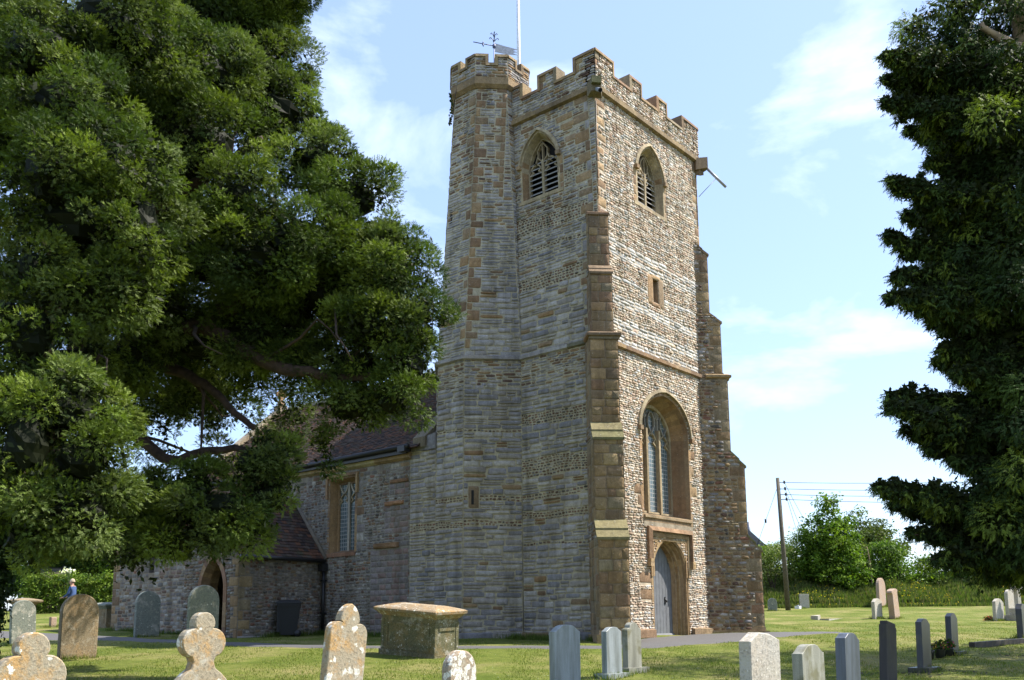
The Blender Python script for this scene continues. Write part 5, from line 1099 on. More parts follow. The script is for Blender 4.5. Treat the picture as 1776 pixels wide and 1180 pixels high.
TIPS = [((5.53, 12.6, 8.22), (7.28, 13.0, 8.29)), ((6.11, 13.44, 8.48), (7.75, 13.84, 8.57)), ((5.69, 13.08, 8.16), (7.38, 13.48, 8.01)), ((5.56, 12.72, 7.58), (7.19, 13.12, 7.48)), ((6.23, 13.56, 7.6), (7.82, 13.96, 7.61)), ((6.35, 13.2, 6.86), (7.87, 13.6, 6.92)), ((5.6, 12.84, 6.37), (7.25, 13.24, 6.08)), ((6.12, 13.68, 6.24), (7.89, 14.08, 6.04)), ((5.68, 13.32, 5.73), (7.43, 13.72, 5.55)), ((5.51, 12.96, 4.96), (7.24, 13.36, 5.16)), ((5.34, 12.6, 4.51), (6.96, 13.0, 4.62)), ((6.29, 13.44, 4.4), (7.93, 13.84, 4.58)), ((6.21, 13.08, 3.84), (7.55, 13.48, 4.21)), ((6.24, 12.72, 3.43), (7.68, 13.12, 3.69)), ((6.4, 13.56, 3.84), (8.08, 13.96, 3.59)), ((5.48, 13.2, 3.21), (7.62, 13.6, 3.16)), ((5.3, 12.84, 2.95), (7.25, 13.24, 2.83)), ((5.86, 13.68, 2.8), (7.89, 14.08, 2.76)), ((6.04, 13.32, 2.43), (7.69, 13.72, 2.43)), ((6.28, 12.96, 2.22), (7.82, 13.36, 2.04)), ((4.97, 12.6, 1.79), (7.12, 13.0, 1.67)), ((5.51, 13.44, 1.64), (7.58, 13.84, 1.52)), ((5.61, 13.08, 1.2), (7.55, 13.48, 1.23)), ((5.77, 12.72, 0.81), (7.35, 13.12, 1.04)), ((6.65, 13.56, 0.74), (8.17, 13.96, 1.02)), ((6.76, 13.2, 0.57), (7.96, 13.6, 1.08))]
LIMBS = [([(-10.17, 17, -0.53), (-9.75, 17, 1.35), (-9.01, 17, 3.22), (-7.97, 16.5, 4.34)], 0.58, 0.34), ([(-7.87, 16.5, 4.44), (-6.64, 16, 5.09), (-5.37, 15.5, 5.17), (-4.41, 15.5, 5.7), (-3.74, 15.5, 6.17)], 0.22, 0.06), ([(-7.97, 16.5, 4.24), (-7.05, 16.5, 4.77), (-6.23, 16.5, 4.63), (-5.69, 16.3, 4.38), (-5.12, 16, 3.94), (-4.59, 15.8, 3.38)], 0.15, 0.05), ([(-8.64, 17, 2.91), (-7.26, 17, 3.55), (-6.34, 16.8, 3.0), (-5.66, 16.5, 3.07), (-4.81, 16.2, 3.07), (-4.15, 16, 2.93)], 0.13, 0.04), ([(-5.37, 15.5, 5.17), (-4.26, 15.3, 4.45), (-3.47, 15.2, 4.19), (-2.51, 15.1, 4.07), (-1.84, 15, 4.41)], 0.16, 0.04), ([(-5.18, 15.5, 5.32), (-3.81, 15.3, 5.89), (-3.04, 15.2, 5.55), (-2.23, 15.1, 5.36), (-1.38, 15, 5.14)], 0.14, 0.03), ([(-7.87, 16.5, 4.44), (-7.43, 16, 5.88), (-6.84, 16, 7.35), (-6.24, 16, 9.12), (-5.84, 16, 10.98)], 0.34, 0.12), ([(-6.84, 16, 7.35), (-5.37, 15.5, 7.88), (-4.41, 15.5, 8.64)], 0.16, 0.05), ([(-8.74, 17, 3.33), (-7.37, 14, 4.11), (-6.69, 13, 5.02), (-6.27, 12.5, 6.36)], 0.25, 0.08), ([(-9.06, 17, 2.39), (-6.69, 13, 2.07), (-5.8, 12, 2.35)], 0.2, 0.06)]
YEW = [(.040, .064, .014), (.064, .096, .018), (.088, .126, .022), (.122, .162, .028), (.10, .132, .038)]
YEWD = [(.024, .044, .012), (.034, .058, .014), (.05, .08, .016), (.12, .16, .025)]  # the much brighter green stands for sunlit clumps, painted in at random
# --- the great yew on the left
ty = thing('yew_tree', 'huge dark yew with spreading limbs and ivy-clad trunk on the left', 'yew tree', W(-9.3, 17))
def tpart(o, par):
    o.parent = par; o.matrix_parent_inverse = Matrix.Translation(par.location).inverted(); return o
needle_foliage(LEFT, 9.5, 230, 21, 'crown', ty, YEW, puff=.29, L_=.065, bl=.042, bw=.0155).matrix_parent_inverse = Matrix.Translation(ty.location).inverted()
B = MB()
for k, (pts, r0, r1) in enumerate(LIMBS):
    q = limb(B, [W(*p) for p in [(v, u, z) for v, u, z in pts]], r0, r1, M_BARK, n=14 if k == 0 else 9, seg=22, wob=.05 if k else .03)
    if k:   # forking side branches
        for j in range(5, 15, 4):
            d = unit(q[min(j+1, 21)]-q[j-1]); s = unit(np.cross(d, RNG.normal(0, 1, 3)))
            L2 = random.uniform(.7, 1.7); e = q[j]+(d*.7+s*.8)*L2; limb(B, [q[j], q[j]+(d*.5+s*.3)*L2*.5+[0, 0, .05], e, e+d*.4+[0, 0, random.uniform(-.5, .1)]], r0*.22+.01, .008, M_BARK, n=5, seg=7, wob=.3)
tpart(B.build('trunk'), ty)
# ivy round the trunk
r_ = np.random.default_rng(5); n = 16000; zz = r_.random(n)*3.6; th = r_.random(n)*6.28; base_ = W(-10.25, 16.9); rad = .70-.04*zz+r_.normal(0, .09, n)
C = np.stack([base_[0]+rad*np.cos(th)+R2[0]*zz*.22, base_[1]+rad*np.sin(th)+R2[1]*zz*.22, base_[2]+zz], 1); o = np.stack([np.cos(th), np.sin(th), .3+0*th], 1); nn = unit(o+r_.normal(0, .5, C.shape)); a_ = unit(np.cross(nn, r_.normal(0, 1, C.shape))); b2 = np.cross(nn, a_); s = r_.uniform(.03, .06, (n, 1))
B = MB(); B.add(np.stack([C-a_*s, C+b2*s*.8, C+a_*s, C-b2*s*.8], 1).reshape(-1, 3), np.arange(n*4).reshape(-1, 4), M_LEAF, np.array([(.018, .035, .010), (.03, .055, .014)])[r_.integers(0, 2, n)])
tpart(B.build('ivy'), ty)
# --- the dark conifer-like yew on the right
tr = thing('yew_tree', 'dark drooping yew whose shaded boughs fill the right edge', 'yew tree', W(8.6, 13.4))
P_, O_, Z_ = [], [], []
rb = np.random.default_rng(9)
for (t0, r0) in TIPS:
    T = W(*t0[:2], t0[2]); Rt = W(*r0[:2], r0[2]); d = unit(T-Rt); n = 110
    f = rb.random(n)**.85; rad = (.34*(1-f)+.03)
    side = unit(np.cross(d, [0, 0, 1.])); off = side*(rb.normal(0, 1, n)*rad*.8)[:, None]+np.array([0, 0, 1.])*(rb.normal(0, 1, n)*rad*.55-.10*(1-f))[:, None]
    sag = np.array([0, 0, -.22])*(np.sin(f*3.14))[:, None]; P_.append(Rt+(T-Rt)*f[:, None]+off+sag*.3); O_.append(np.repeat(unit(d+[0, 0, -.25])[None], n, 0)*1.3); Z_.append((.05+.13*(1-f))[:, None])
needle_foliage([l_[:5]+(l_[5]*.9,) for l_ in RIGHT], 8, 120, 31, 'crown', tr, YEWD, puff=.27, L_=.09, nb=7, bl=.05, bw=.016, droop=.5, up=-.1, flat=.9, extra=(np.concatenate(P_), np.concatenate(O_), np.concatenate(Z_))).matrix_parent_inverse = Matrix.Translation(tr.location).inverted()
B = MB(); q = limb(B, [W(9.6, 13.4), W(9.5, 13.4, 2), W(9.4, 13.4, 5), W(9.0, 13.3, 7.7), W(8.05, 13.2, 9.0), W(7.75, 13.2, 10.4)], .38, .10, M_BARKL, n=12, seg=24, wob=.04)
limb(B, [W(8.5, 13.3, 8.5), W(7.95, 13.1, 8.65), W(7.7, 13, 8.6), W(7.5, 13, 8.8), W(7.2, 13, 9.0)], .11, .04, M_BARKL, n=8, seg=12, wob=.05)
for (t0, r0) in TIPS:
    T = W(*t0[:2], t0[2]); Rt = W(*r0[:2], r0[2]); j = q[np.argmin(abs(q[:, 2]-Rt[2]-.2))]; limb(B, [j, (j+Rt)/2+[0, 0, .15], Rt, (Rt+T)/2+[0, 0, -.05], T], .07, .008, M_BARK, n=5, seg=14, wob=.12)
tpart(B.build('trunk'), tr)
# companion yew farther right: its shadow lies over the slate stones
tq = thing('yew_tree', 'second dark yew behind the nearer one, partly hidden at the right edge', 'yew tree', W(14.2, 17.8))
LQ = [LB(14.2+dx, 17.8+dy, z, r1, r2, .8) for dx, dy, z, r1, r2 in ((0, 0, 2.6, 2.4, 1.2), (.2, 2.2, 3.6, 2.0, 1.3), (.3, -2.0, 4.0, 2.0, 1.4), (-.2, 1.6, 5.8, 2.0, 1.5), (-.3, -1.6, 6.2, 2.1, 1.5), (.3, 0, 7.8, 2.6, 1.6), (-.4, 1.8, 8.6, 1.9, 1.4), (-.3, -1.9, 9.0, 1.8, 1.4), (0, .5, 10.6, 2.3, 1.5), (-.2, -.6, 12.2, 2.0, 1.4), (.1, .4, 13.7, 1.4, 1.2), (1.8, 0, 4.5, 1.8, 1.6), (1.8, .5, 8, 1.8, 1.6))]
needle_foliage(LQ, 2.2, 60, 41, 'crown', tq, YEWD, puff=.6, L_=.14, nb=6, bl=.10, bw=.04, droop=.3).matrix_parent_inverse = Matrix.Translation(tq.location).inverted()
B = MB(); limb(B, [W(14.2, 17.8), W(14.1, 17.8, 3), W(14.2, 17.8, 10)], .38, .08, M_BARK, seg=12, wob=.02); tpart(B.build('trunk'), tq)

# --- background trees and shrubs
GR = [(.065, .115, .016), (.10, .16, .020), (.15, .21, .03), (.045, .085, .014)]; GRY = [(.11, .16, .022), (.16, .21, .03), (.07, .12, .018)]; GD = [(.022, .045, .012), (.035, .065, .014), (.05, .085, .018)]; GW = [(.12, .15, .07), (.16, .19, .10), (.07, .11, .04)]
def tree(name, label, cat, v, u, lobes, pals, dens=5, per=26, ls=.075, puff=.45, trunk=(.14, 3.), seed=1, mk=None, group=None, up=.5, shell=.4, bark=None):
    t = thing(name, label, cat, W(v, u), group); B = MB(); z0 = t.location[2]
    leaf_foliage([LB(v+a, u+b, z0+z, r1, r2, w) for a, b, z, r1, r2, w in lobes], dens, per, seed, 'crown', t, pals, puff, ls, mk=mk, up=up, shell=shell).matrix_parent_inverse = Matrix.Translation(t.location).inverted()
    base_ = W(v, u)
    if trunk:
        limb(B, [base_-[0, 0, .2], W(v+.1, u, z0+trunk[1]*.5), W(v-.05, u, z0+trunk[1])], trunk[0], trunk[0]*.5, bark or M_BARK, seg=8, wob=.05)
        for a, b, z, r1, r2, w in lobes[:9]: limb(B, [W(v, u, z0+trunk[1]*.45), W(v+a*.4, u+b*.4, z0+z*.6), W(v+a, u+b, z0+z)], trunk[0]*.4, .012, bark or M_BARK, n=5, seg=7, wob=.15)
        tpart(B.build('trunk'), t)
    return t
def cloud(n, w, d, z0, z1, r, seed, taper=.5, wt=1.):
    q = random.Random(seed); L_ = []
    for k in range(n):
        z = q.uniform(z0, z1); f = 1-taper*((z-z0)/(z1-z0+1e-6))**1.5; L_.append((q.uniform(-w, w)*f, q.uniform(-d, d)*f, z, r*q.uniform(.6, 1.3), r*q.uniform(.5, .95), wt))
    return L_
PX = lambda px, u: (px-888)/1610*u*.987
tree('small_tree', 'bright sunlit young beech-like tree right of the telegraph pole', 'tree', PX(1443, 51), 51,
     [(0, 0, 1.6, 1.5, 1.0, 1), (-.9, 0, 2.2, 1.1, .8, 1), (.9, 0, 2.2, 1.1, .8, 1), (-.3, .3, 3.1, 1.3, .7, 1), (.7, 0, 3.4, 1.0, .7, 1), (-1.0, -.2, 3.6, .75, .45, .8), (-1.35, 0, 4.35, .38, .55, .6), (.1, 0, 4.4, .95, .6, 1), (.9, .2, 4.6, .7, .55, .9), (0, 0, 5.4, .7, .5, .9), (.35, 0, 5.9, .4, .4, .8), (-.2, 0, 3.8, 1.5, .9, 1), (.3, .3, 2.8, 1.7, .9, 1), (-.6, 0, 4.9, .4, .4, .7), (1.3, 0, 3.9, .5, .5, .8), (1.35, 0, 1.7, .9, .9, 1), (-1.5, 0, 2.7, .7, .6, .8)]+cloud(10, 1.5, 1, 2.5, 5.3, .3, 4, .6, .8), [(.05, .10, .012), (.09, .155, .018), (.14, .21, .025)], 13, 26, .085, .34, (.13, 3.2), 11)
tree('broad_tree', 'darker round-headed tree just behind and right of the sunlit one', 'tree', PX(1516, 62), 62, cloud(14, 1.3, 1.2, 2.6, 6.0, 1.1, 8, .4), [(.05, .075, .018), (.075, .105, .02), (.10, .12, .03)], 9, 22, .09, .4, (.16, 3.5), 12)
tree('bush', 'feathery pale-flowered elder bush at the foot of the telegraph pole', 'bush', PX(1342, 50.5), 50.5, cloud(11, 1.1, .6, .5, 2.9, .7, 5, .5), [(.07, .11, .02), (.11, .15, .04), (.17, .19, .08)], 12, 22, .06, .4, (.05, 1.4), 13, mk=((.5, .5, .38), .05))
tree('bush', 'grey-green airy shrub reaching up between the pole and the young tree', 'bush', PX(1378, 52), 52, cloud(12, .7, .5, 1.2, 4.3, .55, 6, .4, .6), GW, 9, 20, .05, .4, (.05, 2.5), 14)
tree('bush', 'light green leafy shrub right of the dark round-headed tree', 'bush', PX(1560, 51.5), 51.5, cloud(14, 1.35, .8, .7, 3.1, .8, 7, .5), [(.07, .13, .02), (.12, .19, .03), (.05, .09, .015)], 12, 24, .08, .4, (.07, 1.8), 15)
tree('bush', 'shaded shrub mass under the drooping yew boughs', 'bush', PX(1635, 52.5), 52.5, cloud(20, 2.2, 1, .5, 2.3, .8, 17, .3), GR+GD[2:], 8, 22, .08, .5, (.07, 1.8), 16)
tree('bush', 'dark shrub hanging over the flowering bank near the stone cross', 'bush', PX(1735, 52.5), 52.5, cloud(24, 2.8, 1, .6, 2.9, .9, 18, .2), GD[1:]+GR, 8, 22, .08, .5, (.07, 2.2), 17)
tree('bush', 'low dense bramble and sapling thicket along the bank under the young tree', 'bush', PX(1440, 53), 53, cloud(50, 4.0, .6, .8, 3.3, .7, 61, .15), GR+GRY, 11, 22, .075, .4, None, 62)
tree('dead_bush', 'bare grey twiggy bush between the two green trees', 'bush', PX(1512, 51), 51, [(0, 0, 2.6, .5, .6, .25)], [(.13, .12, .08)], 6, 10, .04, .5, (.05, 3.2), 18, bark=M_BARKL)
# hedge bank of long grass, nettles and buttercups along the far side
def bank(u0, u1, v0, v1, h, name='overgrown_bank'):
    B = MB(); nu, nv = 10, 90; V = []
    for i in range(nu):
        for j in range(nv):
            f = i/(nu-1); v = v0+(v1-v0)*j/(nv-1); u = u0+(u1-u0)*f; p = W(v, u); k = f**.8; V.append((p[0], p[1], p[2]-.05+h*k*(1+.18*math.sin(v*1.3)+.1*math.sin(v*3.7+1)))) 
    B.add(V, [(i*nv+j, i*nv+j+1, (i+1)*nv+j+1, (i+1)*nv+j) for i in range(nu-1) for j in range(nv-1)], M_GRASS, sm=True); o = B.build(name); tag(o, kind='structure'); return np.array(V)
bv = bank(47.9, 53, 10.5, 36, 1.5)
def sward(V, n, h, wd, pal, name, fl=None, seed=2, patch=None):
    r = np.random.default_rng(seed); c = V[r.integers(0, len(V), n)]+r.normal(0, .12, (n, 3))*[1, 1, 0]; hh = h*r.uniform(.4, 1.2, n); th = r.random(n)*6.28; w_ = wd*r.uniform(.6, 1.4, n); l = r.normal(0, .3, (n, 2))*hh[:, None]
    T = np.stack([c-np.stack([w_*np.cos(th), w_*np.sin(th), .1+0*th], 1), c+np.stack([w_*np.cos(th), w_*np.sin(th), -.1+0*th], 1), c+np.concatenate([l, hh[:, None]], 1)], 1)
    col = np.array(pal)[r.integers(0, len(pal), n)]*r.uniform(.7, 1.3, (n, 1)); B = MB(); B.add(T.reshape(-1, 3), np.arange(n*3).reshape(-1, 3), M_LEAF, col)
    if fl:
        m = fl[1]; k = r.integers(0, n, m); q = c[k]+np.concatenate([l[k], hh[k][:, None]], 1)*r.uniform(.7, 1.05, (m, 1)); s = .030
        if patch is not None: keep = np.sin(q[:, 0]*.9+q[:, 1]*.7) > patch; q = q[keep]; m = len(q)
        a_ = unit(r.normal(0, 1, (m, 3)))*s; b_ = unit(np.cross(a_, r.normal(0, 1, (m, 3))))*s; B.add(np.stack([q-a_, q-b_, q+a_, q+b_], 1).reshape(-1, 3), np.arange(m*4).reshape(-1, 4), M_LEAF, np.array(fl[0]))
    tag(B.build(name), kind='stuff')
sward(bv, 120000, .27, .032, [(.07, .115, .022), (.10, .145, .03), (.05, .085, .018), (.15, .18, .05), (.16, .15, .07)], 'long_grass_and_buttercups', ((.70, .52, .03), 3200), patch=.0)
# left background: hedge, trees, low building
def hedge(v0, v1, u, w, h, label, pal, seed, name='hedge', ls=.055, mk=None, per=22):
    L_ = []; q = random.Random(seed); n = int((v1-v0)/.45)
    for k in range(n): v = v0+(v1-v0)*(k+.5)/n; L_ += [LB(v, u+q.uniform(-.2, .2), W(v, u)[2]+z, q.uniform(.5, .7), q.uniform(.45, .6), 1) for z in np.arange(.4, h, .55)]+[LB(v, u, W(v, u)[2]+h-.2+q.uniform(-.1, .15), .4, .3, 1)]
    t = thing(name, label, 'hedge', W((v0+v1)/2, u)); leaf_foliage(L_, 22, per, seed, 'foliage', t, pal, .25, ls, mk=mk).matrix_parent_inverse = Matrix.Translation(t.location).inverted()
    B = MB(); 
    for k in range(n*2): v = random.uniform(v0, v1); B.tube([W(v, u), W(v+random.uniform(-.2, .2), u)+[0, 0, h*.8]], .02, M_BARK, n=4)
    tpart(B.build('stems'), t)
hedge(PX(35, 50), PX(215, 50), 50, .8, 2.0, 'clipped yellow-green hedge beyond the path on the left', GRY+GR[1:3]+[(.05, .085, .014)], 51, ls=.06)
tree('broad_tree', 'leafy green tree behind the hedge above the seated tomb', 'tree', PX(150, 60), 60, cloud(34, 4.2, 1.5, 1.6, 7.5, 1.3, 31, .2), GR+GD, 13, 24, .10, .5, (.2, 4), 21)
tree('broad_tree', 'tall green tree far left, glimpsed between trunk and hedge', 'tree', PX(60, 66), 66, cloud(30, 3.8, 1.5, 1.6, 9, 1.5, 32, .2), GR+GD, 11, 24, .11, .5, (.22, 5), 22)
tree('broad_tree', 'large tree rising behind the chancel roof', 'tree', PX(250, 70), 70, cloud(20, 3.2, 2, 3, 8.5, 1.6, 33, .3), GD+GR[:1], 4, 22, .12, .5, (.25, 5), 23)
t = thing('outbuilding', 'low dark-roofed pinkish outbuilding just showing above the hedge', 'building', W(PX(80, 57), 57)); g0 = t.location[2]
B = MB(); c_ = [W(PX(px, u), u)[:2]-np.array(t.location[:2]) for px, u in ((62, 57), (110, 57), (112, 62), (64, 62))]; B.hexa([tuple(p) for p in c_], -.2, 2.35, M_MO, (.42, .27, .22)); B.build('wall', t)
B = MB(); B.hexa([tuple(np.array(p)*1.06) for p in c_], 2.35, [2.55, 2.5, 3.3, 3.35], M_IRON); B.build('roof', t)
t = thing('white_rose_bush', 'clump of white blooms poking up over the hedge behind the visitor', 'rose bush', W(PX(108, 48.6), 48.6)); B = MB()
bp = np.array([0, 0, 2.25]); 
for k in range(46):
    q = bp+RNG.normal(0, 1, 3)*[.17, .17, .07]; d1 = unit(RNG.normal(0, 1, 3))*.065; d2 = unit(np.cross(d1, RNG.normal(0, 1, 3)))*.06; B.add([q-d1, q-d2, q+d1, q+d2], [(0, 1, 2, 3)], M_LEAF, (.8, .78, .74))
B.build('blooms', t); B = MB()
for k in range(5): B.tube([(random.uniform(-.1, .1), random.uniform(-.1, .1), 0), tuple(bp+RNG.normal(0, .1, 3))], .012, M_LEAF, (.05, .08, .02), n=5)
for k in range(60): q = np.array([0, 0, 1.9])+RNG.normal(0, 1, 3)*[.2, .2, .2]; d1 = unit(RNG.normal(0, 1, 3))*.06; d2 = unit(np.cross(d1, RNG.normal(0, 1, 3)))*.04; B.add([q-d1, q-d2, q+d1, q+d2], [(0, 1, 2, 3)], M_LEAF, (.04, .08, .02))
B.build('stems', t)
# ivy sprig high on the turret
t = thing('turret_weed', 'straggling creeper hanging from the turret cornice', 'climbing plant', (-4.30, -1.02, 15.35)); B = MB()
for k in range(80):
    z = random.uniform(-.55, .45); q = np.array([-.05-.12*abs(math.sin(z*4))-random.random()*.10*(1 if z < 0 else .6), -.06-random.random()*.10, z]); d1 = unit(RNG.normal(0, 1, 3))*.045; d2 = unit(np.cross(d1, RNG.normal(0, 1, 3)))*.03; B.add([q-d1, q-d2, q+d1, q+d2], [(0, 1, 2, 3)], M_LEAF, (.03, .05, .015))
B.tube([(-.03, -.0, .8), (-.06, -.06, .2), (-.14, -.10, -.35), (-.22, -.14, -.6)], .012, M_BARK, n=5); B.build('stems', t)

# ================================================================== telegraph pole, wires, house
pu = 45; pv_ = PX(1366, pu); t = thing('telegraph_pole', 'weathered wooden telegraph pole rising out of the bushes', 'telegraph pole', W(pv_, pu)); g0 = t.location[2]
B = MB(); top = W(PX(1360, pu), pu, 6.85); loc = np.array(t.location); B.tube([(0, 0, -.2), tuple(top-loc)], [.125, .085], M_WOOD, n=12); B.build('pole', t)
B = MB(); att = []
for k, z in enumerate((6.62, 6.30, 6.02, 5.78)):
    a = W(PX(1360+k*.8, pu)+.32, pu, z); c = W(PX(1360+k*.8, pu), pu, z); B = MB(); B.tube([c-loc, a-loc], .018, M_IRON, n=5); B.tube([a-loc-[0, 0, .06], a-loc+[0, 0, .09]], [.045, .055], M_IRON, n=8); att.append(a); B.build('insulator', t)
def wire(a, b, sag, name, label, r=.012, mid=None):
    B = MB(); a = np.array(a, float); b = np.array(b, float); k = np.linspace(0, 1, 15)[:, None]; B.tube(a+(b-a)*k-np.array([0, 0, sag])*4*k*(1-k), r, M_IRON, n=4); return tag(B.build(name), label, 'overhead wire')
LBW = ('topmost overhead wire running right from the pole', 'second overhead wire from the top', 'third overhead wire from the top', 'lowest of the four long overhead wires')
for k, a in enumerate(att): wire(a, W(33, 43, (6.75, 6.30, 5.95, 5.5)[k]), .25, 'overhead_wire', LBW[k])
for k, (a, e) in enumerate(((att[0], (PX(1410, 52), 52, 5.1)), (att[1], (PX(1400, 52), 52, 4.7)), (att[2], (PX(1396, 52), 52, 4.0)))): wire(a, W(*e), .05, 'service_wire', ('upper', 'middle', 'lower')[k]+' short wire slanting down from the pole into the trees', .010)
B = MB(); a = W(PX(1359, pu), pu, 6.4); b_ = W(PX(1313, 50), 50, 3.6); B.tube([a, b_], .010, M_IRON, n=4); m_ = a+(b_-a)*.50; B.tube([m_-[0, 0, .1], m_+[0, 0, .1]], .05, M_IRON, n=6); tag(B.build('stay_wire'), 'stay wire with an insulator slanting left from the pole', 'overhead wire')
t = thing('cottage', 'grey-roofed cottage gable peeping past the right buttress', 'house', W(PX(1285, 58), 58)); loc = np.array(t.location)
def cp(px, u, z): return tuple(W(PX(px, u), u, z)-loc)
B = MB(); B.hexa([cp(1190, 58, 0)[:2], cp(1345, 58, 0)[:2], cp(1345, 66, 0)[:2], cp(1190, 66, 0)[:2]], -.5, 3.6, M_MO, (.40, .37, .32)); B.build('wall', t)
B = MB(); v = [cp(1185, 57.5, 4.4), cp(1350, 57.5, 4.0), cp(1272, 57.5, 6.6), cp(1185, 66, 4.4), cp(1350, 66, 4.0), cp(1272, 66, 6.6)]; B.add(v, [(0, 1, 2), (3, 4, 5), (1, 4, 5, 2), (0, 3, 5, 2), (0, 1, 4, 3)], M_TILE, (.16, .15, .16)); B.build('roof', t)
B = MB(); B.tube([cp(1305, 59, 4.6), cp(1305, 59, 6.15)], .10, M_LEAD, n=8); B.build('flue', t)

# ================================================================== flagpole and vane
t = thing('flagpole', 'tall white flagpole rising behind the stair turret', 'flagpole', (-4.0, 1.5, 14.86)); B = MB(); B.tube([(0, 0, 0), (-.01, .02, 3.1), (-.02, .04, 8)], [.068, .06, .045], M_WHITE, n=14); B.build('pole', t)
B = MB(); B.tube([(.05, -.05, 1.0), (.05, -.05, 7.8)], .006, M_LEAD, n=4); B.build('halyard', t)
t = thing('weather_vane', 'wrought iron weather vane with swallow-tailed banner on the turret', 'weather vane', (-3.9, .2, 15.95)); B = MB()
B.tube([(0, 0, 0), (0, 0, 2.3)], [.022, .014], M_BLUE, n=8); hd = unit(np.array([.62, .78, 0])); up_ = np.array([0, 0, 1.])
def scroll(z, s, dr, r): 
    for d in (hd, -hd, np.array([hd[1], -hd[0], 0]), -np.array([hd[1], -hd[0], 0])): B.tube([tuple(up_*(z)+d*0), tuple(up_*(z+s*.6)+d*r*.5), tuple(up_*(z+s)+d*r), tuple(up_*(z+s*.8)+d*r*1.35), tuple(up_*(z+s*.55)+d*r*1.1)], .012, M_BLUE, n=5)
scroll(.75, .42, 1, .14); scroll(.95, .3, 1, .09); scroll(1.98, .14, 1, .11); scroll(2.16, .12, 1, .08); B.tube([(0, 0, 1.78), (0, 0, 1.88)], .05, M_BLUE, n=8)
B.tube([tuple(-hd*.66+up_*1.90), tuple(up_*1.84)], .014, M_BLUE, n=6); 
for s in (-1, 1): B.tube([tuple(-hd*.36+up_*(1.87)), tuple(-hd*.34+up_*(1.87+s*.09))], [.03, .012], M_BLUE, n=6)
B.build('spindle', t); B = MB(); bo = [(.03, 1.93), (.40, 1.86), (.76, 1.80), (.58, 1.75), (.74, 1.71), (.58, 1.67), (.74, 1.61), (.4, 1.60), (.03, 1.64)]
V = [tuple(hd*x+up_*z+np.array([hd[1], -hd[0], 0])*s) for s in (-.006, .006) for x, z in bo]; tri = geometry.tessellate_polygon([[Vector((x, z, 0)) for x, z in bo]]); n = len(bo)
B.add(V, [tuple(a) for a in tri]+[tuple(n+k for k in a) for a in tri]+[(k, (k+1) % n, n+(k+1) % n, n+k) for k in range(n)], M_LEAD); B.build('banner', t)

# ================================================================== wheelie bin
t = thing('wheelie_bin', 'black wheelie bin standing against the porch wall beside the path', 'bin', (-9.62, -2.75, GH(-9.6, -2.75)))
t.rotation_euler = (0, 0, R(-38)); B = MB()
def tap(z0, a0, b0, z1, a1, b1, m, B): v = [(-a0, -b0, z0), (a0, -b0, z0), (a0, b0, z0), (-a0, b0, z0), (-a1, -b1, z1), (a1, -b1, z1), (a1, b1, z1), (-a1, b1, z1)]; B.add(v, [(3, 2, 1, 0), (4, 5, 6, 7), (0, 1, 5, 4), (1, 2, 6, 5), (2, 3, 7, 6), (3, 0, 4, 7)], m)
tap(.06, .20, .23, .98, .27, .33, M_BIN, B); tap(.90, .285, .345, .97, .29, .35, M_BIN, B)
for s in (-1, 1): B.box((s*.23-.012, -.335, .15), (s*.23+.012, -.25, .95), M_BIN)
B.build('body', t); B = MB(); tap(.98, .31, .37, 1.04, .30, .36, M_BIN, B); tap(1.04, .27, .32, 1.08, .2, .25, M_BIN, B); B.tube([(-.2, .40, 1.0), (.2, .40, 1.0)], .02, M_BIN); B.build('lid', t)
for s in (-1, 1): B = MB(); B.tube([(s*.21, .27, .10), (s*.27, .27, .10)], .10, M_IRON, n=16); B.build('wheel', t)
B = MB()
for (x, z, w, h) in ((-.14, .70, .035, .07), (-.09, .70, .03, .07), (-.14, .59, .03, .07), (-.09, .59, .035, .07)): B = MB(); B.box((x, -.345, z), (x+w, -.338, z+h), M_WHITE); B.build('painted_mark', t)
B = MB(); B.box((.05, -.345, .84), (.16, -.338, .855), M_LEAD); B.build('moulded_mark', t)

